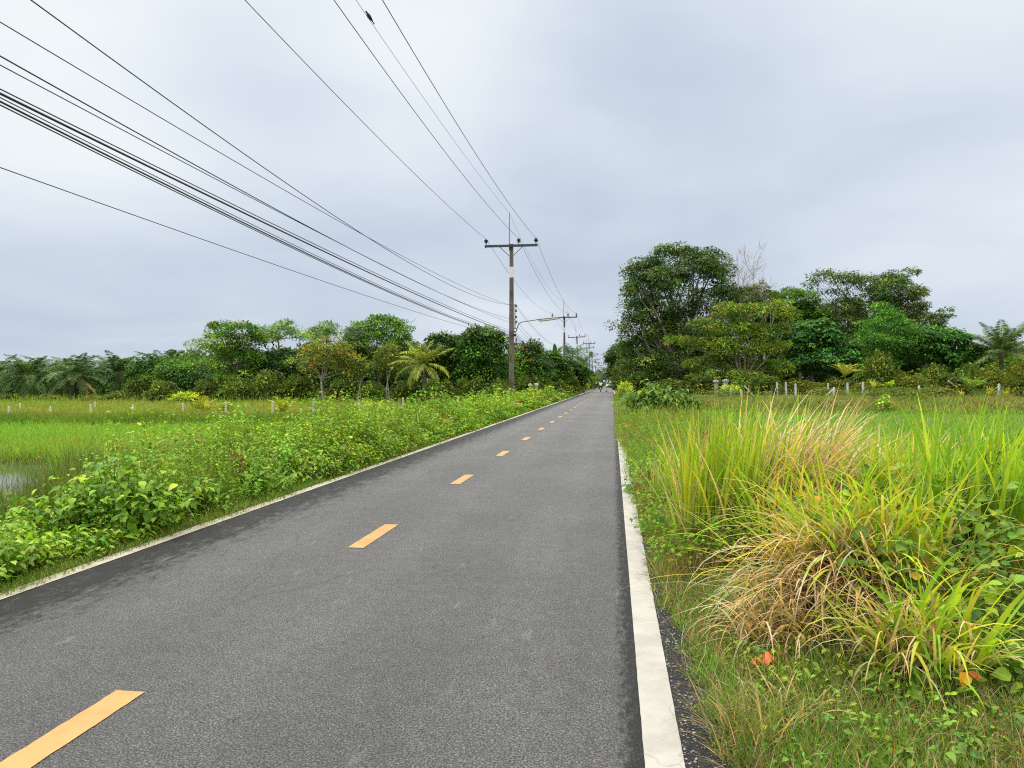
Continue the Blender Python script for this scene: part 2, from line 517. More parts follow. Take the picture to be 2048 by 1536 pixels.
def build_world():
    w = bpy.data.worlds.new('World'); SC.world = w; w.use_nodes = True
    t = w.node_tree; t.nodes.clear()

    class W(NT):
        def __init__(self):
            self.t = t
    k = W()
    out = k.n('ShaderNodeOutputWorld'); bg = k.n('ShaderNodeBackground')
    sky = k.n('ShaderNodeTexSky', sky_type='NISHITA', sun_disc=False)
    sky.sun_elevation = SUN_EL; sky.sun_rotation = SUN_ROT
    sky.air_density = 1.0; sky.dust_density = 3.0; sky.ozone_density = 1.0
    d = k.n('ShaderNodeTexCoord').outputs['Generated']
    s = k.n('ShaderNodeSeparateXYZ', {0: d})
    z = k.math('MAXIMUM', s.outputs[2], 0.0)
    den = k.math('ADD', z, 0.24)
    cx = k.math('DIVIDE', s.outputs[0], den); cy = k.math('DIVIDE', s.outputs[1], den)
    pl = k.n('ShaderNodeCombineXYZ', {0: k.math('MULTIPLY', cx, 0.8), 1: cy, 2: 3.7}).outputs[0]
    nA = k.noise(pl, 0.42, 4.0, 0.5, 0.5)
    nB = k.noise(pl, 1.25, 5.0, 0.5, 0.8)
    f = k.math('ADD', k.math('MULTIPLY', k.math('SUBTRACT', nA, 0.5), 1.5), k.math('MULTIPLY', k.math('SUBTRACT', nB, 0.5), 0.6))
    f = k.math('ADD', f, k.ramp(z, 0.0, 0.5, 0.18, 0.60))

    def glow(px, py, p, a, f):
        v = view_dir(px, py)
        dt = k.n('ShaderNodeVectorMath', {0: d, 1: v}, operation='DOT_PRODUCT').outputs['Value']
        return k.math('ADD', f, k.math('MULTIPLY', k.math('POWER', k.math('MAXIMUM', dt, 0.0), p), a))
    f = glow(20, 190, 110, 0.42, f)
    f = glow(300, 300, 110, 0.22, f)
    f = glow(900, 110, 70, 0.44, f)
    f = glow(1850, 40, 30, 0.30, f)
    f = glow(1750, 330, 40, -0.14, f)
    f = glow(1150, 20, 120, -0.12, f)
    cr = k.n('ShaderNodeValToRGB', {0: f})
    e = cr.color_ramp
    e.elements[0].position = 0.0; e.elements[0].color = (.500, .588, .730, 1)
    e.elements[1].position = 1.0; e.elements[1].color = (.955, 1.0, .975, 1)
    for p, c in ((0.25, (.605, .685, .805, 1)), (0.5, (.740, .812, .905, 1)), (0.75, (.870, .930, .975, 1))):
        el = e.elements.new(p); el.color = c
    # an overcast sky is brighter towards the zenith
    zen = k.ramp(s.outputs[2], 0.47, 0.85, 1.0, ZENITH)
    white = k.mix(k.ramp(s.outputs[2], 0.45, 0.65), cr.outputs[0], (.90, .87, .81))
    cl = k.n('ShaderNodeVectorMath', {0: white}, operation='SCALE'); k.l(zen, cl.inputs['Scale'])
    ns = k.n('ShaderNodeVectorMath', {0: sky.outputs[0]}, operation='SCALE'); ns.inputs['Scale'].default_value = 0.08
    c = k.mix(0.94, ns.outputs[0], cl.outputs[0])
    c = k.mix(k.ramp(s.outputs[2], -0.02, -0.08), c, (.25, .28, .22))
    k.l(c, bg.inputs[0]); bg.inputs[1].default_value = 1.0
    k.l(bg.outputs[0], out.inputs[0])


SUN_EL = math.radians(56)
sd = view_dir(-2600, 766)
SUN_AZ = math.atan2(sd.x, sd.y)           # clockwise from +Y
SUN_ROT = SUN_AZ
ZENITH = 4.2
build_world()
sl = bpy.data.lights.new('sun', 'SUN')
sl.energy = 1.5; sl.angle = math.radians(18); sl.color = (1.0, .955, .88)
so = bpy.data.objects.new('sun', sl); COL.objects.link(so)
to_sun = Vector((math.sin(SUN_AZ) * math.cos(SUN_EL), math.cos(SUN_AZ) * math.cos(SUN_EL), math.sin(SUN_EL)))
so.rotation_euler = to_sun.to_track_quat('Z', 'Y').to_euler()

cam = bpy.data.cameras.new('camera')
cam.sensor_width = 36.0; cam.lens = FPX / 2048 * 36.0
cam.shift_y = -2.0 / 2048
cam.clip_start = 0.05; cam.clip_end = 6000
co = bpy.data.objects.new('camera', cam); COL.objects.link(co)
co.location = (0, 0, EYE); co.rotation_euler = (math.radians(90), 0, AL)
SC.camera = co
SC.view_settings.view_transform = 'Standard'
try:
    SC.view_settings.look = 'None'
except Exception:
    pass
SC.view_settings.exposure = 0.0
SC.view_settings.gamma = 1.0
SC.cycles.max_bounces = 6; SC.cycles.diffuse_bounces = 3; SC.cycles.transmission_bounces = 4; SC.cycles.transparent_max_bounces = 4
SC.cycles.use_denoising = False
SC.cycles.filter_width = 1.15
# ================================================================== POLES, WIRES, LAMP
CONC = bark_mat('weathered_concrete', (.080, .058, .042), (.20, .165, .13), 3.0)
DARKSTEEL = plain('dark_steel', (.045, .055, .065), 0.5, 0.0, 0.2)
GALV = plain('galvanised_steel', (.22, .24, .26), 0.45, 0.4, 0.15)
PORC = plain('brown_black_porcelain', (.018, .02, .022), 0.25)
WHITEPAINT = plain('white_paint', (.80, .80, .79), 0.5, noise=.04)
CABLE = plain('black_cable', (.02, .022, .028), 0.5)
BARE = plain('bare_aluminium_wire', (.13, .145, .16), 0.5, 0.3)
LAMPGLASS = plain('cream_lamp_cover', (.62, .58, .48), 0.35)

XP = -5.5
POLE_Y = [40.1, 84.5, 121.0, 158.5, 199.0, 239.0, 279.0, 320.0, 362.0, 404.0]
ARM_Z = 8.9
LV_Z = [5.62, 5.35, 5.0, 4.72]


def build_pole(label, kind, first=False, loc=(0, 0, 0), top=9.0):
    p = thing('utility_pole', label, 'utility pole', loc, group='concrete utility poles along the road')
    m = MB()
    zs = np.linspace(-0.6, top, 15)
    for a, b in zip(zs[:-1], zs[1:]):
        wa = 0.29 - 0.11 * (a + .6) / (top + .6); wb = 0.29 - 0.11 * (b + .6) / (top + .6)
        m.box((0, 0, (a + b) / 2), (wa, wa, b - a), taper=wb / wa)
    m.obj('shaft', CONC, p)
    b = MB()
    w = 0.214
    b.box((0, 0, 7.45), (w, w, .58))
    b.obj('white_band', WHITEPAINT, p)
    az = top - 0.12
    MB().box((0, -0.16, az), (2.9, .11, .12), col=(.1,) * 3).box((-1.41, -.16, az - .08), (.05, .06, .05)).obj('crossarm', DARKSTEEL, p)
    for s in (-1, 1):
        MB().tube([(s * .62, -.17, az - .06), (s * .03, -.13, az - .62)], .022, 5).obj('brace', GALV, p)
    for x in (-1.38, .42, 1.36):
        q = MB()
        if kind == 'pin':
            q.lathe([(.0, .06), (.02, .06), (.02, .16), (.075, .17), (.05, .205), (.05, .225), (.125, .235), (.13, .255), (.05, .285), (.05, .30), (.105, .31), (.11, .33), (.05, .37), (.045, .40), (0, .41)], (x, -.16, az), 12)
        else:
            q.lathe([(0, .06), (.03, .06)] + [(.085 if i % 2 else .055, .08 + i * .036) for i in range(11)] + [(.03, .48), (0, .48)], (x, -.16, az), 10)
        q.obj('insulator', PORC, p)
    MB().tube([(-.12, .02, top - .35), (-.12, .02, top + 1.72)], [.03, .022], 6).obj('lightning_rod', GALV, p)
    r = MB().box((.19, 0, 5.05), (.05, .06, 1.35))
    r.obj('bracket', GALV, p)
    for z in LV_Z:
        MB().lathe([(0, -.06), (.05, -.06), (.05, -.03), (.03, 0), (.05, .03), (.05, .06), (0, .06)], (.26, 0, z), 10).obj('spool_insulator', PORC, p)
    for z in (6.9, 5.72, 4.3, 2.4):
        wz = 0.29 - 0.11 * (z + .6) / 9.6 + .012
        MB().box((0, 0, z), (wz, wz, .05)).obj('clamp_band', GALV, p)
    MB().box((.2, -.02, 4.02), (.12, .1, .14)).obj('cable_clamp', DARKSTEEL, p)
    if first:
        th = np.linspace(0, 6 * math.pi, 70)
        MB().tube(np.stack([.26 + .02 * np.sin(th * .5), .22 * np.cos(th) * (1 + .05 * np.sin(th * .7)), 3.62 + .22 * np.sin(th)], -1), .012, 5).obj('cable_coil', CABLE, p)
    return p


ordn = ['second', 'third', 'fourth', 'fifth', 'sixth', 'seventh', 'eighth', 'ninth', 'tenth', 'eleventh']
p_first = build_pole('tall weathered concrete utility pole carrying the street lamp', 'pin', True, (XP, POLE_Y[0], 0))
p_post = build_pole('utility pole with tall black insulators, next beyond the street lamp', 'post', loc=(XP, POLE_Y[1], 0))
p_third = dup(p_first, (XP, POLE_Y[2], 0), label='slightly leaning utility pole in front of the roadside palm fronds')
p_third.rotation_euler = (0, math.radians(-2.2), 0)
for i in range(3, len(POLE_Y)):
    lab = {3: 'dark utility pole standing just beyond the leaning one', 4: 'slim utility pole standing beyond the tall transformer pole', 5: 'small utility pole with a bright white band far down the road'}.get(i, 'tiny distant utility pole where the row meets the horizon')
    dup(p_post, (XP, POLE_Y[i], 0), label=lab)
tp = dup(p_post, (XP - .15, 178.0, 0), label='taller utility pole with the wire that crosses the road', scale=(1.0, 1.0, 1.22))
tm = MB().lathe([(0, 0), (.34, 0), (.36, .06), (.36, .95), (.33, 1.0), (0, 1.04)], (0.5, -.1, 6.3), 14)
tm.obj('transformer_can', DARKSTEEL, tp)


def wire_fit(px_att, py_att, d_att_Y, pts, X):
    """z along Y: a parabola through the pole attachment and two rows read off the photograph"""
    Ya, za = d_att_Y, None
    d0 = depth(X, Ya)
    za = zat(py_att, d0)
    q = [(Ya, za)]
    for px, py in pts:
        # depth where a line at this X is seen in column px
        lt = (px - 1024) / FPX
        d = X / (lt * CA - SA)
        q.append((d * CA + lt * d * SA, zat(py, d)))
    return np.polyfit([a for a, _ in q], [b for _, b in q], 2), q


WIRES = [
    # label, attach px/py at the first pole, two points of the photograph, radius, material, x at pole, z offset at further poles
    ('overhead conductor on the crossarm end away from the road', (970, 478), [(490, 0), (761, 280)], .0105, BARE, XP - 1.38),
    ('overhead conductor on the crossarm insulator beside the pole', (1035, 477), [(668, 0), (872, 280)], .0105, BARE, XP + .42),
    ('overhead conductor on the crossarm end over the road', (1070, 476), [(765, 0), (934, 280)], .0105, BARE, XP + 1.36),
    ('thin earth wire strung between the rod tips, a bird on it', (1017, 425), [(712, 0), (907, 280)], .0065, BARE, XP - .12),
    ('topmost black service wire fixed below the white band', (1019, 610), [(62, 0), (449, 280)], .008, CABLE, XP + .26),
    ('thin black wire just under the topmost service wire', (1019, 613), [(0, 44), (397, 280)], .0065, CABLE, XP + .25),
    ('upper wire of the close pair above the cable bundle', (1019, 640), [(0, 112), (300, 280)], .0085, CABLE, XP + .26),
    ('lower wire of the close pair above the cable bundle', (1019, 649), [(0, 130), (283, 280)], .0065, CABLE, XP + .25),
    ('thin top cable of the heavy bundle', (1019, 664), [(0, 178), (205, 280)], .0078, CABLE, XP + .22),
    ('thickest cable of the heavy bundle', (1019, 668), [(0, 187), (189, 280)], .0145, CABLE, XP + .2),
    ('thin cable in the gap of the heavy bundle', (1019, 669), [(0, 195), (167, 280)], .0065, CABLE, XP + .18),
    ('second thickest cable of the heavy bundle', (1019, 671), [(0, 203), (153, 280)], .012, CABLE, XP + .16),
    ('lowest cable of the heavy bundle', (1019, 673), [(0, 210), (141, 280)], .008, CABLE, XP + .14),
    ('lone thin wire hanging lowest, well below the bundle', (1019, 676), [(0, 335), (500, 512)], .006, CABLE, XP + .12),
]
GW = None
for wi, (lab, (ax, ay), pts, rad, mat, X) in enumerate(WIRES):
    co_, q = wire_fit(ax, ay, POLE_Y[0] - .16, pts, X)
    ys = np.linspace(-3.0, POLE_Y[0], 48)
    zs = np.polyval(co_, ys)
    za = q[0][1]
    path = [(X, y, z) for y, z in zip(ys, zs)]
    nsp = len(POLE_Y) - 1 if wi < 4 else 6
    for k in range(nsp):
        y0, y1 = POLE_Y[k], POLE_Y[k + 1]
        sag = (0.75 if wi < 4 else 0.62) * ((y1 - y0) / 40) ** 2 + 0.02 * wi
        lift = 0.12 if (wi < 4 and k >= 0) else 0
        for s in np.linspace(0, 1, 15)[1:]:
            path.append((X, y0 + (y1 - y0) * s, za + lift * min(1, k + s) - 4 * sag * s * (1 - s)))
    pth = np.array(path)
    dd = np.maximum(depth(pth[:, 0], pth[:, 1]), 3)
    o = MB().tube(pth, rad * .88, 5).obj('power_line' if wi < 8 else 'cable', mat, smooth=True)
    tag(o, lab, 'wire' if wi < 8 else 'cable', 'wires strung along the utility poles')
    if wi == 3:
        GW = (co_, X)
# service wire across the road from the tall pole
pa = np.array([(XP, 178.0, 8.3), ]); s = np.linspace(0, 1, 20)
tag(MB().tube(np.stack([XP + (8.5 - XP) * s, 178 + 6 * s, 8.9 - 1.0 * s - 3.0 * s * (1 - s)], -1), .03, 5).obj('power_line', CABLE, smooth=True),
    'sagging wire crossing over the road in the distance', 'wire', 'wires strung along the utility poles')

# street lamp on the first pole
yl = POLE_Y[0] - .05
lz = zat(656, 40.3)
lamp = thing('street_lamp', 'slim street lamp on a curved arm fixed to the utility pole', 'street lamp', (XP + .22, yl, lz))
arm = [(.0, 0, -.22), (.06, 0, -.12), (.13, 0, .1), (.2, 0, .24), (.32, 0, .32), (.6, 0, .37), (1.0, 0, .42), (1.22, 0, .46)]
MB().tube(arm, .028, 8).obj('arm', GALV, lamp, True)
hd = MB().tube([(1.2, 0, .455), (1.32, 0, .46), (2.45, 0, .56), (2.55, 0, .57)], [.03, .06, .05, .03], 8)
hd.obj('housing', GALV, lamp, True)
MB().tube([(1.26, 0, .41), (1.36, 0, .395), (2.3, 0, .495), (2.4, 0, .52)], [.02, .065, .05, .02], 8).obj('lamp_cover', LAMPGLASS, lamp, True)
MB().box((-.03, 0, -.2), (.14, .12, .1)).box((-.03, 0, -.02), (.16, .1, .06)).obj('mount', GALV, lamp)

# bird on the earth wire
lt = (737 - 1024) / FPX
bd = GW[1] / (lt * CA - SA); by = bd * CA + lt * bd * SA; bz = float(np.polyval(GW[0], by))


def loft(mb, rings, n=10, col=None):
    """rings: (centre, half width along x, half height along z', unit tangent ignored) stacked as ellipses perpendicular to y"""
    v = []
    th = np.arange(n) / n * 2 * math.pi
    for (c, a, b) in rings:
        v.append(np.stack([c[0] + a * np.cos(th), np.full(n, c[1]), c[2] + b * np.sin(th)], -1))
    v = np.concatenate(v)
    m = len(rings)
    i = np.arange(m - 1)[:, None] * n; j = np.arange(n)[None]; k = (j + 1) % n
    f = np.stack([i + j, i + k, i + n + k, i + n + j], -1).reshape(-1, 4)
    mb.add(v, f, col)
    mb.add(v[:n], [list(range(n))], col); mb.add(v[-n:], [list(range(n))], col)
    return mb


FEATHER = plain('grey_brown_feathers', (.055, .05, .048), 0.8, noise=.3, scale=30)
b = thing('bird', 'small grey dove perched on the thin earth wire', 'bird', (GW[1], by, bz), math.radians(148), scale=.82)
bm = loft(MB(), [((0, .118, .155), .004, .003), ((0, .108, .155), .012, .010), ((0, .095, .158), .024, .023), ((0, .078, .155), .028, .028), ((0, .06, .14), .025, .028), ((0, .045, .115), .036, .042),
                 ((0, .02, .085), .048, .055), ((0, -.01, .062), .05, .055), ((0, -.05, .04), .04, .042), ((0, -.09, .012), .027, .024), ((0, -.14, -.03), .022, .010), ((0, -.21, -.085), .024, .005)], 12)
bm.obj('body', FEATHER, b, True)
for s in (-1, 1):
    loft(MB(), [((s * .04, .03, .095), .006, .02), ((s * .052, .0, .075), .008, .036), ((s * .046, -.06, .035), .007, .026), ((s * .026, -.135, -.02), .004, .008)], 8).obj('wing', FEATHER, b, True)
    MB().tube([(s * .018, .0, .03), (s * .018, .01, .006)], .004, 5).obj('leg', plain('pink_leg', (.25, .12, .10)), b)
# ================================================================== TREES
GAIN = np.array([1.85, 1.75, 1.35])
RV = np.array([CA, SA, 0.0]); FV = np.array([-SA, CA, 0.0]); ZV = np.array([0, 0, 1.0])


def place(px, d):
    X, Y = at(px, d)
    return X, Y, gzf(X, Y)


def crown_leaves(mb, lobes, n, L, cols, wts, per=22, cr=0.42, droop=0.15, up=0.8, rng=rg, shell=0.35, low=-0.55, aspect=0.5, var=0.27):
    per = int(per * 1.6); cols = np.asarray(cols) * GAIN
    """leaf clumps through the outer part of a set of ellipsoid lobes"""
    if L < .5:
        L *= .86; n = int(n * 1.3)
    lobes = np.asarray(lobes, float)
    ar = (lobes[:, 3] * lobes[:, 5] + lobes[:, 3] * lobes[:, 4] + lobes[:, 4] * lobes[:, 5])
    nc = max(int(n / per), 4)
    P, O, got = [], [], 0
    while got < nc:
        m = nc * 2
        k = rng.choice(len(lobes), m, p=ar / ar.sum())
        dv = nrm(rng.normal(size=(m, 3)))
        keep = dv[:, 2] > low + 0.35 * rng.random(m)
        dv, k = dv[keep], k[keep]
        rr = 1 - shell * rng.random(len(dv)) ** 1.4 + rng.normal(0, .05, len(dv))
        p = lobes[k, :3] + dv * lobes[k, 3:] * rr[:, None]
        inside = np.zeros(len(p), bool)
        for q in range(len(lobes)):
            e = (((p - lobes[q, :3]) / lobes[q, 3:]) ** 2).sum(1)
            inside |= (e < 0.42) & (k != q)
        ok = ~inside | (rng.random(len(p)) < 0.15)
        P.append(p[ok]); O.append(nrm(dv[ok] / lobes[k[ok], 3:] * lobes[k[ok], 3:].mean(1, keepdims=True))); got += ok.sum()
    P = np.concatenate(P)[:nc]; O = np.concatenate(O)[:nc]
    cc = pick(cols, wts, nc, rng, var, 0.10)
    sc = np.exp(rng.normal(0, .25, nc))
    idx = np.repeat(np.arange(nc), per)
    m = len(idx)
    od = nrm(rng.normal(size=(m, 3)) + np.array([0, 0, .55]) + O[idx] * .45)      # each clump is a little dome of leaves
    off = od * np.array([1, 1, .62]) * (cr * sc[idx] * (1 - .5 * rng.random(m) ** 2))[:, None] * 1.35
    pos = P[idx] + off
    A = nrm(od * [1, 1, .3] + O[idx] * .3 + rng.normal(0, .45, (m, 3)) - np.array([0, 0, droop + .15]))
    N = nrm(od * 1.0 + np.array([0, 0, up * .45]) + O[idx] * .25 + rng.normal(0, .28, (m, 3)))
    Ls = L * np.exp(rng.normal(0, .22, m))
    c = np.clip(cc[idx] * np.exp(rng.normal(0, .18, (m, 1))) * (1 + rng.normal(0, .05, (m, 3))), .004, .8)
    leaves(mb, pos, A, N, Ls, Ls * aspect, c)


def limb(mb, a, b, ra, rb, rng, bend=0.12, n=6, sides=6, sagup=0.12):
    a = np.array(a, float); b = np.array(b, float)
    t = np.linspace(0, 1, n)[:, None]
    ln = np.linalg.norm(b - a)
    p = a + (b - a) * t + np.sin(t * math.pi) * rng.normal(0, bend, 3) * ln + ZV * (np.sin(t * math.pi) * -sagup * ln * 0.3)
    mb.tube(p, np.linspace(ra, rb, n), sides)
    return p


def px_lobes(px0, d, g, lst, dd=0.75, rng=rg):
    out = []
    for l in lst:
        px, py, rx, ry = l[:4]
        s = d / FPX
        fo = l[4] if len(l) > 4 else rng.normal(0, 0.25 * rx * s)
        c = RV * (px - px0) * s + FV * fo + ZV * (zat(py, d) - g)
        out.append((*c, rx * s, max(rx, ry) * s * dd, ry * s))
    return np.array(out)


def tree(name, label, px, d, lst, n, L, cols, wts, bark=None, tr=0.16, fork=0.35, cat='tree', group=None, seed=None, stems=1, limbs=True, mat=None, rag=1.0, nsub=4, **kw):
    rng = np.random.default_rng(seed if seed is not None else int(px * 7 + d))
    X, Y, g = place(px, d)
    root = thing(name, label, cat, (X, Y, g), group=group)
    lobes = px_lobes(px, d, g, lst, rng=rng)
    big = []
    for l in lobes:          # smaller boughs standing out of each lobe break its outline
        for _ in range(nsub):
            dv = nrm(rng.normal(size=3) * [1, 1, .8] + [0, 0, .35])
            big.append((*(l[:3] + dv * l[3:] * rng.uniform(.75, .98) * rag), *(l[3:] * rng.uniform(.24, .44))))
    mb = MB()
    crown_leaves(mb, np.concatenate([lobes, np.array(big)]), n, L, cols, wts, rng=rng, **kw)
    mb.obj('crown', mat or CROWN, root)
    tb = MB()
    top = lobes[:, 2].max()
    cz = lobes[:, 2].min() * 0.5 + lobes[:, 2].mean() * 0.5
    fz = max(0.3, cz * fork * 1.6)
    cen = lobes[:, :3].mean(0)
    for s in range(stems):
        a = np.array([rng.normal(0, .15) * (stems > 1), rng.normal(0, .15) * (stems > 1), -0.3])
        fk = np.array([cen[0] * .35 + rng.normal(0, .25), cen[1] * .35, fz])
        limb(tb, a, fk, tr * 1.25, tr * 0.8, rng, 0.04, 6, 8)
        for q in range(len(lobes)):
            if limbs and (q % stems == s):
                e = lobes[q, :3] + np.array([0, 0, lobes[q, 5] * .2])
                p = limb(tb, fk, e, tr * .6, tr * .12, rng, 0.07)
                for _ in range(3):
                    dv = nrm(rng.normal(size=3) + np.array([0, 0, .6]))
                    limb(tb, p[3], e + dv * lobes[q, 3:] * .85, tr * .25, tr * .05, rng, 0.08, 5, 5)
    tb.obj('trunk', bark or BARK, root, True)
    return root


PG = np.array([1.45, 1.4, 1.1])


def frond(mb, base, az, el, ln, droop, ll, n, col, rng, lw=0.05, hang=0.5, rach=0.03, rcol=(.16, .17, .06), vee=0.35):
    S = 12
    s = np.linspace(0, 1, S)
    th = el - droop * s ** 1.5
    dr = np.cos(th) * ln / S; dz = np.sin(th) * ln / S
    r = np.cumsum(dr) - dr[0]; z = np.cumsum(dz) - dz[0]
    h = np.array([math.cos(az), math.sin(az), 0])
    pth = np.array(base) + h * r[:, None] + ZV * z[:, None]
    mb.tube(pth, np.linspace(rach, rach * .25, S), 4, rcol, cap=False)
    t = np.linspace(0.14, 0.99, n)
    q = np.stack([np.interp(t, s, pth[:, i]) for i in range(3)], -1)
    tg = nrm(np.stack([np.interp(t, s, np.gradient(pth[:, i])) for i in range(3)], -1))
    side = np.array([-h[1], h[0], 0])
    upv = np.cross(side, tg) * -1
    upv = np.where(upv[:, 2:3] < 0, -upv, upv)
    for sg in (-1, 1):
        fw = rng.uniform(.45, .8, (n, 1))
        A = nrm(side * sg + tg * fw + upv * vee - ZV * (hang * rng.uniform(.6, 1.4, (n, 1))) + rng.normal(0, .10, (n, 3)))
        N = nrm(upv + rng.normal(0, .2, (n, 3)) + side * sg * .2)
        L = ll * np.sin(np.clip(t * 2.7 + .35, .2, 2.95)) ** .8 * rng.uniform(.8, 1.1, n) + .05
        leaves(mb, q, A, N, L, lw, np.clip(tint(col, n, .10, .06, rng) * math.exp(rng.normal(0, .22)) * PG, .004, .8))


def palm(name, label, px, d, cy, ln, nf, col, trunk_r=.22, ll=.9, seed=1, cat='palm tree', els=(-0.35, 1.35), droop=(.7, 1.5), dead=None, n=34, hang=.5, lw=.06, lean=0.0, bark=None, group=None, azs=None):
    rng = np.random.default_rng(seed)
    X, Y, g = place(px, d)
    root = thing(name, label, cat, (X, Y, g), group=group)
    h = zat(cy, d) - g
    tb = MB()
    zz = np.linspace(-.3, h, 9)
    tp = np.stack([lean * (zz / h) ** 2 * RV[0], lean * (zz / h) ** 2 * RV[1], zz], -1)
    tb.tube(tp, trunk_r * (1.15 - .3 * np.linspace(0, 1, 9)) * (1 + .05 * np.sin(np.arange(9) * 2.4)), 10)
    tb.obj('trunk', bark or PALMBARK, root, True)
    mb = MB()
    top = tp[-1]
    for i in range(nf):
        u = (i + .5) / nf
        el = els[1] + (els[0] - els[1]) * u ** 1.1 + rng.normal(0, .07)
        az = i * 2.39996 + rng.normal(0, .12) if azs is None else azs[i % len(azs)] + rng.normal(0, .08)
        frond(mb, top + np.array([math.cos(az), math.sin(az), 0]) * trunk_r * .7, az, el, ln * rng.uniform(.85, 1.08) * (0.75 + .25 * math.sin(min(1, u * 2.2) * 1.57)), rng.uniform(*droop), ll, n, col, rng, lw, hang)
    mb.obj('crown', CROWN, root)
    if dead:
        db = MB()
        for i in range(dead):
            az = rng.uniform(0, 6.28)
            frond(db, top - ZV * .15, az, rng.uniform(-.5, -.1), ln * rng.uniform(.8, 1), rng.uniform(.8, 1.2), ll * .7, n - 6, (.20, .15, .08), rng, lw * .8, 1.2)
        db.obj('dead_fronds', CROWN, root)
    return root


def bare_tree(label, px, d, top, spread, seed, bark=None, base_h=2.0, group=None):
    rng = np.random.default_rng(seed)
    X, Y, g = place(px, d)
    root = thing('bare_tree', label, 'tree', (X, Y, g), group=group)
    H = zat(top, d) - g
    tb = MB(); br = MB()

    def grow(mb, p, dv, ln, r, lev):
        q = p + dv * ln
        limb(mb, p, q, r, r * .62, rng, .05, 4, 5 if lev > 1 else 7)
        if lev >= 6:
            return
        for _ in range(3 if lev in (1, 3) else 2):
            nd = nrm(dv + rng.normal(0, spread, 3) * np.array([1, 1, .6]) + np.array([0, 0, .22]))
            grow(br, q - dv * ln * rng.uniform(0, .15), nd, ln * rng.uniform(.62, .86), max(r * .58, .015), lev + 1)
    grow(tb, np.array([0, 0, -.2]), np.array([.03, 0, 1.0]), H * .36, .14, 0)
    tb.obj('trunk', bark or PALEBARK, root, True)
    br.obj('branches', bark or PALEBARK, root, True)
    return root


def banana(label, px, d, ht, nl, seed, ll=2.0, col=(.10, .20, .04), name='banana_plant', group=None, w=.3, base=None):
    rng = np.random.default_rng(seed)
    X, Y, g = place(px, d)
    root = thing(name, label, 'banana plant', (X, Y, g), group=group)
    MB().tube([(0, 0, -.2), (.03, 0, ht * .5), (.0, .02, ht)], [.13, .11, .06], 8).obj('stem', STEM, root, True)
    mb = MB()
    P = np.tile([[0, 0, ht * .97]], (nl, 1))
    az = np.arange(nl) * 2.4 + rng.normal(0, .2, nl)
    blades(mb, P, rng.uniform(.8, 1.1, nl) * ll, ll * w * rng.uniform(.8, 1.1, nl), az, rng.uniform(.1, .6, nl), rng.uniform(.6, 1.5, nl), tint(col, nl, .15, .08, rng), 7, 1.5, .25, rng, .15)
    mb.obj('leaf_crown', CROWN, root)
    return root


DK = [(.020, .044, .012), (.031, .063, .016), (.042, .078, .020), (.018, .034, .011)]
MID = [(.056, .112, .022), (.086, .154, .028), (.036, .072, .018)]
LIGHT = [(.120, .190, .038), (.090, .150, .030), (.150, .200, .050)]
OLIVE = [(.076, .110, .024), (.055, .088, .021), (.098, .112, .030)]
ORANGE = [(.165, .130, .040), (.120, .140, .034), (.200, .135, .048), (.095, .135, .030)]
YELGR = [(.120, .148, .024), (.085, .130, .022), (.150, .128, .036), (.050, .092, .020), (.115, .165, .026)]
GREY = [(.070, .098, .036), (.044, .066, .025), (.105, .135, .052)]
RICH = [(.030, .082, .022), (.046, .110, .028), (.020, .056, .016)]

# ---- the left wood, from the oil palms towards the road
OP = (.036, .072, .022)
palm('oil_palm', 'oil palm cut by the edge of the picture', -6, 80, 752, 4.37, 24, OP, .3, .75, 11, lw=.10, group='oil palms beyond the field', els=(-.5, 1.25))
palm('oil_palm', 'full oil palm with a brown trunk, tallest of the row', 57, 76, 752, 4.37, 34, (.042, .080, .024), .32, .75, 12, lw=.10, group='oil palms beyond the field', els=(-.5, 1.3))
palm('oil_palm', 'oil palm with a skirt of dead brown fronds', 150, 72, 752, 3.92, 34, (.046, .085, .028), .3, .7, 13, dead=9, lw=.10, group='oil palms beyond the field', els=(-.5, 1.25))
palm('oil_palm', 'oil palm with stiff upright fronds before the dark trees', 236, 76, 750, 4.14, 32, (.040, .076, .026), .3, .72, 14, lw=.10, group='oil palms beyond the field', els=(-.4, 1.35))
palm('oil_palm', 'oil palm whose fronds rise behind the round dark tree', 322, 88, 738, 4.37, 28, (.040, .078, .030), .3, .8, 15, lw=.10, group='oil palms beyond the field')
palm('oil_palm', 'oil palm half hidden between two fuller oil palms', 104, 92, 752, 4.70, 26, (.034, .066, .024), .3, .8, 16, lw=.10, group='oil palms beyond the field')
palm('oil_palm', 'oil palm half hidden behind the one with dead fronds', 195, 94, 756, 4.70, 26, (.034, .066, .024), .3, .8, 17, lw=.10, group='oil palms beyond the field')
palm('oil_palm', 'oil palm peeping over the wood below the umbrella tree', 588, 92, 728, 3.58, 22, (.060, .105, .060), .3, .8, 18, lw=.10, group='oil palms beyond the field')
GL = 'trees of the wood across the meadow'
tree('broadleaf_tree', 'round dark tree at the end of the oil palm row', 305, 72, [(300, 745, 42, 26), (278, 757, 24, 24), (328, 735, 28, 18), (310, 770, 45, 22)], 5200, .34, MID + DK[:1], [3, 1, 2, 2], group=GL)
tree('broadleaf_tree', 'soft grey green spreading tree below the airy crown', 366, 70, [(365, 748, 42, 20), (335, 770, 48, 22), (395, 762, 30, 28), (372, 733, 24, 12)], 4800, .30, [(.070, .125, .040), (.055, .10, .032), (.09, .15, .045)], [2, 2, 1], group=GL)
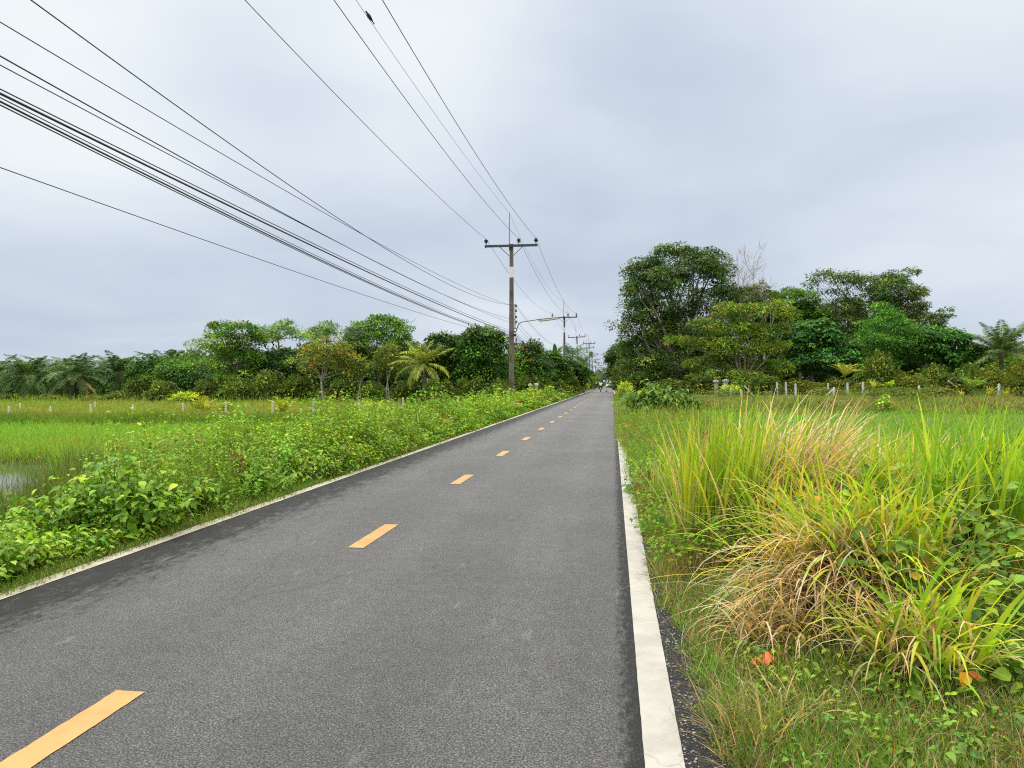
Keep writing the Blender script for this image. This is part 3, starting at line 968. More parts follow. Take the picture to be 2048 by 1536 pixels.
tree('airy_tree', 'airy thin crowned tree at the wood edge nearest the oil palms', 418, 78, [(398, 692, 22, 9), (424, 678, 24, 10), (392, 712, 18, 7), (440, 700, 20, 10), (410, 730, 30, 14)], 2300, .24, LIGHT, [2, 2, 1], PALEBARK, .11, .5, per=16, cr=.38, group=GL)
tree('broadleaf_tree', 'tall olive green tree with vines between two airy crowns', 472, 72, [(472, 722, 48, 34), (452, 692, 32, 26), (480, 666, 32, 16), (440, 656, 24, 9), (500, 692, 24, 28), (480, 765, 58, 26), (515, 665, 16, 8)], 9500, .28, MID + OLIVE[:2] + LIGHT[:1], [2, 2, 2, 1, 1, 2], group=GL)
tree('umbrella_tree', 'umbrella shaped pale tree with many thin branches on show', 556, 74, [(528, 668, 22, 7), (556, 662, 26, 7), (592, 666, 20, 7), (544, 679, 26, 6), (576, 652, 22, 6), (604, 674, 14, 5), (518, 684, 14, 6)], 3000, .22, LIGHT + OLIVE[:1], [3, 2, 2, 1], PALEBARK, .11, .62, per=16, cr=.34, group=GL)
tree('airy_tree', 'small airy crown showing above the orange leaved tree', 648, 78, [(640, 666, 22, 10), (656, 655, 18, 7), (628, 674, 14, 7), (668, 668, 14, 7)], 1700, .24, LIGHT, [2, 2, 1], PALEBARK, .1, .6, per=16, cr=.36, group=GL)
tree('broadleaf_tree', 'dense dark tree under the umbrella shaped tree', 590, 74, [(600, 735, 48, 30), (556, 742, 46, 30), (640, 738, 38, 36), (580, 770, 62, 22), (520, 760, 40, 26)], 9500, .32, DK + MID[:1], [3, 3, 2, 2, 1], group=GL)
tree('broadleaf_tree', 'slender tree with orange tinged leaves and a pale forked trunk', 651, 62, [(650, 690, 26, 13), (628, 708, 26, 13), (680, 704, 28, 14), (600, 727, 24, 8), (702, 722, 24, 10), (655, 722, 36, 14), (618, 742, 16, 7), (690, 742, 20, 8)], 3600, .24, ORANGE, [2, 3, 1, 3], PALEBARK, .095, .42, per=14, cr=.34, group=GL)
tree('broadleaf_tree', 'big rounded tree, highest of the wood across the meadow', 762, 72, [(762, 652, 34, 16), (728, 668, 28, 22), (792, 668, 32, 24), (755, 692, 56, 32), (710, 684, 20, 24), (803, 702, 24, 28), (762, 732, 58, 38), (700, 730, 30, 34)], 13000, .30, [(.085, .150, .030), (.060, .115, .026), (.110, .165, .036), (.040, .080, .022)], [3, 3, 1, 2], group=GL)
tree('broadleaf_tree', 'little forked tree with sparse leaves beside the orange tinged one', 722, 62, [(722, 745, 20, 8), (704, 736, 14, 7), (742, 744, 16, 7), (716, 728, 14, 7)], 1100, .22, OLIVE, [2, 2, 1], PALEBARK, .05, .4, per=12, cr=.3, group=GL, stems=2)
tree('broadleaf_tree', 'thin twin stemmed tree with brownish leaves near the yellow palm', 780, 62, [(774, 716, 24, 16), (792, 732, 22, 10), (758, 734, 18, 9), (780, 700, 16, 9)], 1700, .23, OLIVE + ORANGE[:1], [2, 2, 1, 2], PALEBARK, .05, .5, per=13, cr=.32, group=GL, stems=2)
palm('coconut_palm', 'young coconut palm with yellowing drooping fronds', 848, 58, 728, 2.9, 21, (.21, .225, .046), .13, .62, 21, dead=0, n=44, hang=.75, lw=.06, els=(-.55, 1.5), droop=(.5, 1.4), bark=BARK)
tree('broadleaf_tree', 'dark vine draped tree just beyond the yellow palm', 900, 60, [(895, 692, 28, 20), (916, 712, 30, 32), (880, 737, 34, 30), (908, 762, 42, 24)], 8200, .28, DK + MID[:1], [2, 3, 2, 2, 2], group=GL)
tree('broadleaf_tree', 'leafy tree just behind the lamp pole, dark underneath', 970, 58, [(966, 676, 28, 16), (986, 692, 28, 22), (955, 708, 38, 32), (986, 737, 40, 34), (948, 758, 36, 22)], 9500, .28, MID + DK[:2], [3, 2, 2, 2, 1], group=GL)
tree('broadleaf_tree', 'bushy roadside tree with a reddish tip beyond the lamp pole', 1055, 68, [(1052, 712, 26, 20), (1040, 736, 34, 28), (1070, 746, 32, 28), (1064, 697, 12, 12), (1045, 762, 38, 18)], 8500, .28, MID + DK[:2] + [(.16, .09, .04)], [3, 2, 2, 2, 2, .5], group=GL)
tree('broadleaf_tree', 'dense green tree hugging the second utility pole', 1098, 76, [(1094, 728, 28, 22), (1112, 742, 26, 26), (1086, 756, 34, 18), (1075, 738, 22, 22)], 8000, .30, MID + DK[:2], [3, 2, 2, 2, 2], group=GL)
tree('broadleaf_tree', 'dark roadside tree below the palm fronds', 1148, 104, [(1140, 750, 22, 18), (1160, 752, 12, 18), (1128, 742, 18, 20), (1150, 765, 22, 12)], 6000, .38, DK + MID[:1], [2, 2, 2, 1, 1], group=GL)
banana('tall banana plant with two upright leaves above the trees', 1110, 92, 4.6, 7, 5, 2.6, (.10, .17, .06))
palm('roadside_palm', 'bushy green palm leaning over by the leaning pole', 1143, 112, 712, 3.6, 22, (.06, .12, .04), .25, .9, 31, cat='palm tree')
palm('roadside_palm', 'smaller palm between the leaning pole and the next one', 1166, 118, 730, 3.0, 14, (.06, .11, .045), .2, .8, 32, cat='palm tree', els=(.1, 1.4))
banana('bright green banana clump by the road before the pale wall', 1188, 150, 1.5, 12, 6, 2.3, (.16, .30, .04))
tree('broadleaf_tree', 'bushy tree beyond the bright banana clump', 1176, 168, [(1176, 756, 12, 10), (1168, 750, 10, 12)], 2500, .5, MID, [2, 2, 1], group=GL)

# ---- the right wood
GR = 'trees of the wood beyond the fence posts'
tree('broadleaf_tree', 'dark tree leaning over the far road on the fence side', 1244, 116, [(1242, 700, 20, 14), (1228, 722, 16, 12), (1252, 728, 28, 28), (1234, 746, 20, 18), (1262, 752, 30, 20)], 9000, .36, DK + GREY[:1], [2, 2, 3, 1, 2], group=GR)
tree('broadleaf_tree', 'distant tree with one bough reaching over the road', 1226, 150, [(1221, 713, 9, 7), (1232, 722, 14, 10), (1236, 740, 16, 16), (1230, 758, 14, 10)], 3500, .45, DK + GREY[:1], [2, 2, 3, 1, 2], group=GR)
tree('broadleaf_tree', 'huge old tree, tallest of all, with a grey green crown', 1352, 76,
     [(1298, 548, 36, 26), (1286, 588, 36, 34), (1340, 524, 42, 22), (1388, 520, 40, 20), (1432, 534, 32, 26), (1398, 565, 48, 36), (1340, 590, 64, 46), (1304, 645, 46, 40), (1370, 652, 66, 46),
      (1296, 702, 44, 36), (1352, 722, 78, 34), (1268, 742, 28, 26), (1424, 612, 44, 34), (1464, 602, 30, 14), (1330, 760, 70, 20), (1296, 760, 50, 24), (1392, 752, 60, 30), (1250, 766, 30, 14), (1345, 690, 60, 50), (1274, 602, 24, 36), (1272, 562, 18, 18), (1284, 660, 40, 36)],
     56000, .27, [(.046, .076, .022), (.068, .106, .032), (.030, .052, .016), (.095, .138, .046)], [3, 3, 3, 1], PALEBARK, .38, .3, per=44, cr=.62, group=GR, low=-.7, rag=1.16, nsub=6, shell=.5)
tree('broadleaf_tree', 'brownish thin leaved tree under the bare crowns', 1502, 82, [(1502, 604, 24, 18), (1482, 592, 22, 14), (1518, 584, 14, 18), (1490, 640, 30, 26)], 5000, .28, GREY + OLIVE[1:2], [2, 2, 1, 1], group=GR)
tree('broadleaf_tree', 'dull green tree filling the notch behind the bare crowns', 1536, 84, [(1530, 612, 34, 26), (1560, 640, 40, 30), (1510, 650, 40, 34)], 7000, .3, MID + GREY[:2], [2, 2, 2, 2, 2], group=GR)
bare_tree('leafless pale tree rising beside the huge old tree', 1478, 79, 524, .42, 3, group=GR)
bare_tree('leafless pale tree with wider twigs over the yellow green crown', 1528, 80, 545, .55, 8, group=GR)
tree('broadleaf_tree', 'wide yellow green tree in flat tiers with visible boughs', 1482, 66,
     [(1452, 622, 30, 12), (1500, 626, 46, 14), (1550, 616, 28, 11), (1572, 637, 18, 8), (1420, 652, 38, 11), (1470, 662, 46, 14), (1542, 660, 38, 11), (1376, 686, 42, 9), (1440, 697, 46, 13),
      (1502, 702, 56, 22), (1552, 692, 28, 14), (1412, 728, 40, 12), (1500, 742, 70, 24), (1440, 756, 56, 12), (1560, 740, 26, 18), (1500, 768, 70, 14), (1420, 768, 46, 12), (1480, 690, 60, 40)],
     26000, .24, YELGR, [3, 4, 1.2, 3, 1], PALEBARK, .2, .3, per=18, cr=.34, group=GR)
tree('broadleaf_tree', 'fresh green tree between the bare crowns and the bamboo', 1606, 86, [(1580, 592, 22, 12), (1606, 602, 32, 18), (1632, 622, 24, 20), (1590, 628, 30, 20), (1625, 650, 36, 24), (1590, 665, 50, 36)], 11000, .30, MID + LIGHT[:2], [2, 3, 1, 1, 2], group=GR)
tree('vine_tree', 'dome of rich green creeper over a dark hollow', 1632, 70, [(1618, 676, 54, 30), (1596, 700, 38, 30), (1666, 702, 36, 34), (1640, 728, 58, 28), (1600, 735, 30, 24)], 11500, .30, RICH, [3, 2, 3], tr=.2, group=GR, low=-.2, droop=.6, aspect=.75)
tree('bamboo_tree', 'feathery grey green tree with arching sprays against the sky', 1745, 82,
     [(1650, 556, 26, 8), (1628, 566, 12, 9), (1690, 560, 28, 9), (1722, 574, 28, 20), (1790, 562, 28, 15), (1812, 546, 15, 6), (1776, 590, 42, 26), (1828, 594, 22, 16), (1846, 614, 12, 10),
      (1740, 620, 58, 34), (1800, 632, 46, 28), (1690, 622, 28, 24), (1852, 640, 14, 10), (1668, 585, 18, 8), (1720, 680, 56, 46), (1805, 690, 50, 46)],
     21000, .36, GREY + DK[1:2], [3, 2, 2, 2], BARK, .16, .45, per=16, cr=.44, droop=.5, aspect=.34, group=GR, rag=1.25, nsub=5)
tree('feathery_tree', 'cone shaped bright green feathery tree with a thin pale trunk', 1768, 70,
     [(1770, 614, 12, 9), (1772, 632, 28, 9), (1764, 650, 42, 10), (1772, 668, 54, 11), (1764, 686, 58, 11), (1770, 704, 46, 10), (1766, 722, 34, 10)],
     9500, .26, [(.060, .145, .028), (.045, .110, .024), (.085, .175, .036)], [3, 3, 1], PALEBARK, .1, .3, per=18, cr=.36, aspect=.36, group=GR)
tree('vine_tree', 'rounded glossy green creeper covered tree near the tall coconut palm', 1878, 70, [(1850, 680, 44, 22), (1888, 686, 40, 22), (1912, 708, 36, 26), (1862, 716, 54, 28), (1928, 735, 28, 18), (1820, 715, 26, 26), (1900, 744, 46, 18)], 12000, .30, RICH + MID[:1], [3, 3, 2, 2], tr=.2, group=GR, low=-.2, droop=.5, aspect=.75)
tree('airy_tree', 'slim sprig topped tree peeping over the glossy creeper dome', 1880, 82, [(1884, 632, 14, 8), (1874, 644, 14, 9), (1892, 624, 7, 4), (1870, 664, 16, 14)], 1400, .34, GREY + MID[:1], [2, 1, 1, 2], tr=.08, group=GR, per=14, aspect=.38)
banana('tattered banana plant in front of the tall coconut palm', 1952, 75, 3.6, 7, 9, 2.2, (.10, .17, .05))
palm('coconut_palm', 'green coconut palm with long fronds leaving the picture', 2003, 68, 706, 4.0, 26, (.078, .120, .045), .2, .8, 41, n=80, hang=.75, lw=.055, els=(-.1, 1.55), droop=(.35, 1.0))
tree('broadleaf_tree', 'tree filling the picture edge behind the coconut palm', 2052, 78, [(2050, 720, 34, 22), (2080, 730, 40, 34), (2030, 745, 34, 22)], 5000, .3, MID + OLIVE[:1], [2, 2, 1, 2], group=GR)
tree('broadleaf_tree', 'dark tree closing the gap behind the creeper dome', 1690, 88, [(1690, 660, 50, 50), (1720, 720, 60, 44), (1650, 640, 40, 30), (1780, 720, 70, 44), (1590, 680, 44, 66), (1800, 660, 44, 40), (1660, 745, 80, 24)], 21000, .36, DK, [2, 2, 2, 2], group=GR)
tree('broadleaf_tree', 'dark tree closing the gap behind the tiered yellow green tree', 1450, 84, [(1400, 700, 60, 60), (1470, 700, 60, 50), (1540, 700, 50, 60), (1330, 720, 60, 50)], 12000, .38, DK, [2, 2, 2, 2], group=GR)

tree('broadleaf_tree', 'dark tree closing the gap behind the glossy creeper dome', 1880, 86, [(1840, 705, 60, 40), (1900, 725, 60, 34), (1960, 735, 50, 30), (2020, 738, 50, 28), (1880, 750, 120, 20)], 13000, .36, DK + GREY[:1], [2, 2, 2, 2, 1], group=GR)

# ---- far end of the road
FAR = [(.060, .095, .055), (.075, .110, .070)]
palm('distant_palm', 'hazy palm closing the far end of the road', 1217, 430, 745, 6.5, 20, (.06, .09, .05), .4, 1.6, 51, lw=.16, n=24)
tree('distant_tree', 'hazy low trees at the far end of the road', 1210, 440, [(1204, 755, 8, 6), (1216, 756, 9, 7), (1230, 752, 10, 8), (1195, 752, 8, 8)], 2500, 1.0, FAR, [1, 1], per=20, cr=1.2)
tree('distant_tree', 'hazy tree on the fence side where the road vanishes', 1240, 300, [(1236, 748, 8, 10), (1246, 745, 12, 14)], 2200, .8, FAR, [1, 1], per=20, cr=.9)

# ---- shrubs along the foot of both woods
def shrub_proto(name, seed, cols, wts, L, n, low=-.3, aspect=.5):
    rng = np.random.default_rng(seed)
    root = thing(name, 'x', 'shrub')
    lob = [(0, 0, .75, .95, .9, .65), (.6, .2, .55, .7, .7, .5), (-.65, -.1, .5, .7, .7, .45), (.1, -.5, .45, .8, .6, .42)]
    mb = MB(); crown_leaves(mb, lob, n, L, cols, wts, per=14, cr=.22, rng=rng, low=low, aspect=aspect)
    mb.obj('foliage', LEAF, root)
    tb = MB()
    for q in range(9):
        a = rng.uniform(0, 6.28)
        limb(tb, (0.1 * math.cos(a), .1 * math.sin(a), -.1), (.8 * math.cos(a), .7 * math.sin(a), rng.uniform(.5, 1.1)), .025, .008, rng, .08, 5, 4)
    tb.obj('stem', DRYSTEM, root)
    return root


PR = [shrub_proto('shrub', 61, MID[2:] + DK, [2, 2, 2, 2, 1], .26, 1500), shrub_proto('shrub', 62, [(.046, .092, .026), (.030, .062, .017), (.066, .120, .033)], [2, 2, 1], .22, 1900),
      shrub_proto('shrub', 63, OLIVE + MID[:1], [2, 3, 1, 2], .2, 1700, aspect=.4), shrub_proto('shrub', 64, LIGHT + [(.16, .28, .04)], [2, 1, 1, 2], .22, 1300)]
used = [False] * 4
GS = 'shrubs along the foot of the woods'


def shrub(kind, px, d, top, wpx, label, squash=1.0):
    X, Y, g = place(px, d)
    sz = (zat(top, d) - g) / 1.4 ; sx = wpx * d / FPX / 3.0
    rz = rg.uniform(-.5, .5) + AL
    if not used[kind]:
        used[kind] = True
        o = PR[kind]; o.location = (X, Y, g); o.rotation_euler = (0, 0, rz); o.scale = (sx, sx * squash, sz)
        o['label'] = label; o['group'] = GS
        return o
    return dup(PR[kind], (X, Y, g), rz, label, (sx, sx * squash, sz), GS)


for a in [
    (0, 275, 68, 762, 60, 'green shrub at the foot of the round dark tree'), (1, 240, 66, 785, 70, 'low grey green shrub under the stiff oil palm'), (3, 372, 62, 784, 60, 'pale lime shrub under the grey green spreading tree'),
    (0, 420, 66, 765, 70, 'dark shrub below the airy thin crowned tree'), (1, 480, 66, 762, 80, 'shrub at the foot of the olive tree with vines'), (1, 540, 66, 748, 90, 'big leafy shrub before the umbrella shaped tree'),
    (0, 605, 66, 755, 80, 'dark shrub left of the pale forked trunk'.replace('left of', 'just before')), (0, 690, 66, 762, 70, 'shrub between the forked trunk and the little forked tree'), (1, 745, 66, 768, 60, 'shrub behind the little forked tree'),
    (0, 815, 60, 770, 60, 'dark shrub beside the trunk of the yellow palm'), (0, 880, 52, 766, 80, 'bushy shrub in front of the vine draped tree'), (0, 940, 48, 762, 80, 'leafy shrub at the foot of the tree behind the lamp pole'),
    (1, 1000, 54, 765, 70, 'green shrub touching the foot of the lamp pole'), (0, 1060, 62, 758, 70, 'shrub behind the two white gate posts'), (0, 1110, 72, 764, 60, 'shrub at the foot of the second utility pole'),
    (0, 1140, 84, 756, 50, 'dark shrub by the road before the leaning pole'), (3, 1165, 105, 762, 34, 'small bright shrub by the road near the dark pole'), (2, 188, 66, 792, 60, 'olive shrub beneath the dead brown fronds'), (2, 98, 68, 790, 60, 'olive shrub between the first two full oil palms'),
    (0, 20, 68, 789, 60, 'low dark shrub below the cut off oil palm'), (1, 330, 66, 768, 80, 'feathery shrub between the round and the spreading tree'),
    (0, 1400, 62, 752, 90, 'green shrub behind the two grey gate pillars'), (3, 1460, 58, 770, 46, 'tiny bright plant beside the grey gate pillars'), (1, 1512, 62, 752, 110, 'spreading shrub behind the leaning strut'), (0, 1530, 60, 757, 70, 'dark leafy shrub behind the two slim posts'),
    (2, 1600, 64, 762, 110, 'brownish shrub under the creeper hollow'), (2, 1680, 66, 760, 100, 'olive shrub beside the small palm sapling'), (1, 1758, 64, 712, 92, 'tall grey green shrub under the cone shaped tree'), (2, 1740, 60, 765, 90, 'low brown green shrub behind the row of slim posts'),
    (2, 1820, 62, 752, 90, 'brown green shrub beside the grey green one'), (1, 1870, 63, 735, 80, 'shrub in the shade of the glossy creeper dome'), (1, 1940, 62, 735, 80, 'wide shrub below the tattered banana plant'), (2, 1985, 60, 740, 80, 'tawny shrub at the foot of the coconut palm'),
    (2, 2040, 58, 728, 70, 'tall tawny shrub on the picture edge below the coconut palm'), (0, 1905, 58, 752, 80, 'dark low shrub behind the fallen post'), (0, 2040, 54, 760, 60, 'dark shrub behind the last yellow plant'), (2, 1650, 58, 778, 90, 'low scrub around the twin posts'),
    (2, 1790, 56, 775, 90, 'low scrub behind the big lime leaf'), (2, 1870, 55, 775, 90, 'low scrub behind the stubby post'), (1, 1340, 66, 762, 90, 'shrub in the dark below the huge old tree'), (0, 1280, 74, 758, 70, 'dark shrub by the road under the huge old tree'), (3, 1250, 62, 764, 36, 'light shrub at the road edge under the huge old tree'),
]:
    shrub(*a)
for k, o in enumerate(PR):
    assert used[k]

# twigs standing out of the biggest left tree
rt = np.random.default_rng(5)
bare_tree('dead twigs standing out of the highest rounded tree', 742, 74, 622, .5, 12, BARK, group=GL)


# woods behind, which read as one mass
def treeline(name, label, rows, n, L, seed):
    rng = np.random.default_rng(seed)
    mb = MB()
    lob = []
    for (px, d, top, w) in rows:
        X, Y, g = place(px, d)
        h = zat(top, d) - g; s = w * d / FPX
        lob += [(X, Y, g + h * .62, s, s * .8, h * .38), (X + rng.normal(0, s * .4), Y + rng.normal(0, s * .4), g + h * .28, s * 1.1, s * .9, h * .34)]
    crown_leaves(mb, lob, n, L, DK + MID[:1], [2, 2, 2, 2, 1], per=20, cr=.7, rng=rng, low=-.9)
    return tag(mb.obj(name, CROWN), label, kind='stuff')


treeline('woods', 'dark wood behind the trees across the meadow', [(px, 96 + 6 * math.sin(px), (716 if px > 330 else 744) + 8 * math.sin(px * .9) - (18 if 400 < px < 980 else 0), 40) for px in range(-60, 1080, 34)], 50000, .55, 71)
treeline('woods', 'dark wood behind the trees beyond the fence posts', [(px, 100 + 6 * math.sin(px), 688 + 22 * math.sin(px * .013 + 1) + 10 * math.sin(px * .7), 44) for px in range(1300, 2130, 36)], 52000, .55, 72)
treeline('woods', 'far wood lining the road to the horizon', [(1183, 200, 752, 12), (1188, 235, 752, 10), (1193, 270, 755, 8), (1238, 200, 742, 12), (1234, 260, 748, 9), (1160, 180, 745, 18), (1200, 330, 757, 8), (1234, 340, 750, 7)], 5000, .7, 73)
# ================================================================== GROUND COVER
def sample(n, px0, px1, d0, d1, a, cond=None, rng=rg):
    """n ground points: columns uniform, depth with density d**-a; cond(X, Y, d) keeps"""
    Xs, Ys = [], []
    got = 0
    for _ in range(60):
        m = n * 2
        u = rng.random(m)
        if abs(a - 1) < 1e-6:
            d = d0 * (d1 / d0) ** u
        else:
            e = 1 - a
            d = (d0 ** e + u * (d1 ** e - d0 ** e)) ** (1 / e)
        px = rng.uniform(px0, px1, m)
        lat = (px - 1024) / FPX * d
        X = lat * CA - d * SA; Y = d * CA + lat * SA
        if cond is not None:
            k = cond(X, Y, d)
            X, Y = X[k], Y[k]
        Xs.append(X); Ys.append(Y); got += len(X)
        if got >= n:
            break
    X = np.concatenate(Xs)[:n]; Y = np.concatenate(Ys)[:n]
    return X, Y, gz(X, Y), depth(X, Y)


def tl_(X):
    return XL - 0.0 - X


def tr_(X):
    return X - XR


def grass(mb, X, Y, Z, h, w, cols, wts, lean=.35, kap=.7, S=3, var=.2, hue=.10, az=None, rng=rg, patch=None):
    n = len(X)
    P = np.stack([X, Y, Z - .02], -1)
    a = rng.uniform(0, 6.283, n) if az is None else az + rng.normal(0, .7, n)
    if patch is None:
        c = pick(cols, wts, n, rng, var, hue)
    else:       # patch 0..1 picks along the list
        k = np.clip((patch * len(cols) + rng.normal(0, .75, n)).astype(int), 0, len(cols) - 1)
        c = tint(np.asarray(cols)[k], n, var, hue, rng)
    blades(mb, P, h, w, a, np.abs(rng.normal(0, lean, n)), rng.gamma(2.0, kap / 2, n), c, S, 1.5, .8, rng)


def weeds(mb, X, Y, Z, h, r, nleaf, L, cols, wts, hi, rng=rg, aspect=.55, droop=.25, stems=None, var=.14, flat=.8):
    """leafy plants: leaves spread over an upright egg round a few stems"""
    n = len(X)
    idx = np.repeat(np.arange(n), nleaf); m = len(idx)
    h = np.broadcast_to(h, (n,)); r = np.broadcast_to(r, (n,)); L = np.broadcast_to(L, (n,))
    t = rng.beta(2.9, 1.25, m)
    ang = rng.uniform(0, 6.283, m)
    rad = np.sqrt(rng.random(m)) * r[idx] * (1 - .55 * t ** 3) * (.5 + .7 * t)
    pos = np.stack([X[idx] + rad * np.cos(ang), Y[idx] + rad * np.sin(ang), Z[idx] + h[idx] * t * (1 + rng.normal(0, .08, m))], -1)
    out = np.stack([np.cos(ang), np.sin(ang), np.zeros(m)], -1)
    A = nrm(out + rng.normal(0, .55, (m, 3)) * [1, 1, .5] + np.array([0, 0, -droop]))
    N = nrm(np.array([0, 0, flat]) + out * .35 + rng.normal(0, .32, (m, 3)))
    cc = pick(cols, wts, n, rng, var, .10)
    c = np.clip(cc[idx] * np.exp(rng.normal(0, .15, (m, 1))) * (1 + rng.normal(0, .05, (m, 3))), .004, .8)
    Ls = L[idx] * np.exp(rng.normal(0, .25, m))
    leaves(mb, pos, A, N, Ls, Ls * aspect * rng.uniform(.8, 1.2, m), c, hi)
    if stems is not None:
        ns = 5
        si = np.repeat(np.arange(n), ns); a = rng.uniform(0, 6.283, len(si))
        P = np.stack([X[si], Y[si], Z[si] - .03], -1)
        blades(stems, P, h[si] * rng.uniform(.7, 1.05, len(si)), .008 + .004 * rng.random(len(si)), a, np.abs(rng.normal(.1, .2, len(si))), rng.uniform(0, .6, len(si)), tint((.13, .17, .05), len(si)), 4, 1.5, .5, rng, 1.0)


STRAW = [(.38, .30, .20), (.29, .22, .145), (.46, .38, .27)]
LAWN = [(.110, .200, .035), (.150, .240, .050), (.085, .150, .030)]
BRIGHT = [(.150, .400, .045), (.185, .420, .055), (.130, .340, .040)]
WEED = [(.125, .285, .026), (.170, .345, .036), (.080, .190, .022), (.200, .360, .045)]
MEADOW = [(.165, .285, .040), (.205, .305, .050), (.245, .295, .070), (.250, .235, .090)]
BUND = [(.100, .210, .032), (.130, .240, .038), (.085, .165, .028)]
REED = [(.250, .450, .030), (.330, .500, .045), (.190, .370, .030)]
YREED = [(.400, .480, .055), (.470, .450, .085), (.320, .470, .050)]


def edge_r(Y, d):
    """how far beyond the right line the growth starts"""
    return np.interp(d, [2.4, 3.2, 4.2, 6.0, 9.0, 14, 25], [.20, .13, .08, .02, -.02, -.07, -.11]) + .045 * wob(Y * 0, Y * 3.0) + .03 * np.sin(Y * 17)


# ---- verge beside the tall grass: short turf, then taller growth along the road
mb = MB()
X, Y, Z, d = sample(120000, 1250, 2150, 2.1, 9, 1.7, lambda X, Y, d: (tr_(X) > edge_r(Y, d)) & (tr_(X) < 6) & ((column(X, Y) < 1820) | (d < 3.4) | (d > 5.2)))
pt = np.clip(.35 + .45 * wob(X, Y, 2.2), 0, 1)
hh = rg.gamma(4, .012, len(X)) * (1 + .4 * ss(.1, .8, tr_(X)))
grass(mb, X, Y, Z, hh + .02, .0035 + .0012 * d / 3, [(.125, .275, .036), (.160, .320, .046), (.110, .190, .034), (.17, .21, .06), (.28, .22, .12)], None, .6, 1.0, 3, .22, .1, patch=pt * .82)
X, Y, Z, d = sample(22000, 1250, 2150, 2.1, 8, 1.6, lambda X, Y, d: (tr_(X) > edge_r(Y, d) - .02) & (tr_(X) < 5))
grass(mb, X, Y, Z + .01, rg.uniform(.06, .22, len(X)), .0045, STRAW + [(.20, .16, .09), (.13, .10, .06)], [2, 2, 1, 2, 2], 1.25, .7, 3)
X, Y, Z, d = sample(15000, 1180, 2350, 2.3, 9, 1.5, lambda X, Y, d: (tr_(X) > edge_r(Y, d) + .05) & (tr_(X) < 5) & (wob(X, Y, 1.7, 2.) > -.2))
grass(mb, X, Y, Z, rg.uniform(.08, .20, len(X)), .006, [(.13, .28, .035), (.10, .21, .035), (.17, .32, .05)], [2, 2, 1], .55, .8, 4)
tag(mb.obj('verge_grass', GRASS), 'short turf with dry stalks on the verge beside the white line', kind='stuff')

mb = MB(); st = MB()
X, Y, Z, d = sample(26000, 1190, 1800, 5.0, 75, 1.25, lambda X, Y, d: (tr_(X) > edge_r(Y, d) + .02) & (tr_(X) < 3.0) & (d > 5 + 1.0 * tr_(X)))
hh = rg.uniform(.2, .58, len(X)) * (0.45 + .55 * ss(0, .9, tr_(X))) * (1 + .35 * ss(7, 10, d) + .4 * ss(15, 40, d))
pt = np.clip(.4 + .5 * wob(X * 2.2, Y * .7, 1.0, 1.), 0, 1)
grass(mb, X, Y, Z, hh, np.maximum(.006, d * .0007), [(.150, .300, .040), (.190, .310, .050), (.180, .210, .060), (.260, .200, .090), (.200, .140, .075)], None, .45, .7, 3, .2, .1, patch=pt)
X, Y, Z, d = sample(1500, 1190, 1700, 5.5, 70, 1.3, lambda X, Y, d: (tr_(X) > edge_r(Y, d) + .08) & (tr_(X) < 2.4))
weeds(mb, X, Y, Z, rg.uniform(.18, .5, len(X)) * (.5 + .5 * ss(0, .8, tr_(X))), rg.uniform(.12, .28, len(X)), 22, np.maximum(.045, d * .0035), WEED + [(.22, .17, .08)], [3, 2, 3, 1, .7], False, stems=st)
mb.v += st.v; mb.c += st.c; mb.f += [f + mb.n for f in st.f]
tag(mb.obj('roadside_weeds', GRASS), 'weeds and half dry grass along the white line past the tall clumps', kind='stuff')

mb = MB()
X, Y, Z, d = sample(5200, 1200, 1300, 14, 90, 1.3, lambda X, Y, d: (tr_(X) > -.17 + .05 * wob(X * 0, Y, .7) + .2 * ss(18, 14, d)) & (tr_(X) < .35))
grass(mb, X, Y, Z + .012, rg.uniform(.08, .26, len(X)), np.maximum(.008, d * .0009), [(.13, .26, .04), (.17, .28, .05), (.22, .20, .08), (.20, .14, .08)], [3, 2, 2, 1], .8, .8, 3)
tag(mb.obj('edge_grass', GRASS), 'creeping grass growing over the white line further down the road', kind='stuff')

# loose grit where the asphalt crumbles into the verge
mb = MB(); rng = np.random.default_rng(31)
oct_v = np.array([[1, 0, 0], [0, 1, 0], [-1, 0, 0], [0, -1, 0], [0, 0, .7], [0, 0, -.5]]); oct_f = np.array([[0, 1, 4], [1, 2, 4], [2, 3, 4], [3, 0, 4], [1, 0, 5], [2, 1, 5], [3, 2, 5], [0, 3, 5]])
Yg = 1.9 + 4.5 * rng.random(1500) ** 1.6
Xg = XR + .005 + np.abs(rng.normal(0, .09, 1500))
sz = rng.uniform(.002, .0065, 1500)
v = oct_v[None] * (1 + rng.normal(0, .25, (1500, 6, 1))) * sz[:, None, None] + np.stack([Xg, Yg, np.maximum(gz(Xg, Yg), 0) + sz * .3], -1)[:, None]
mb.add(v.reshape(-1, 3), (np.arange(1500)[:, None, None] * 6 + oct_f[None]).reshape(-1, 3), np.repeat(pick([(.22, .215, .20), (.10, .10, .095), (.34, .33, .30)], [2, 2, 1], 1500, rng, .2, .02), 6, 0))
GK = NT('grit_stone'); GK.l(GK.n('ShaderNodeAttribute', attribute_name='Col').outputs[0], GK.bs.inputs['Base Color']); GK.bs.inputs['Roughness'].default_value = .8
tag(mb.obj('gravel', GK.m), 'loose grit on the dark asphalt edge beside the white line', kind='stuff')

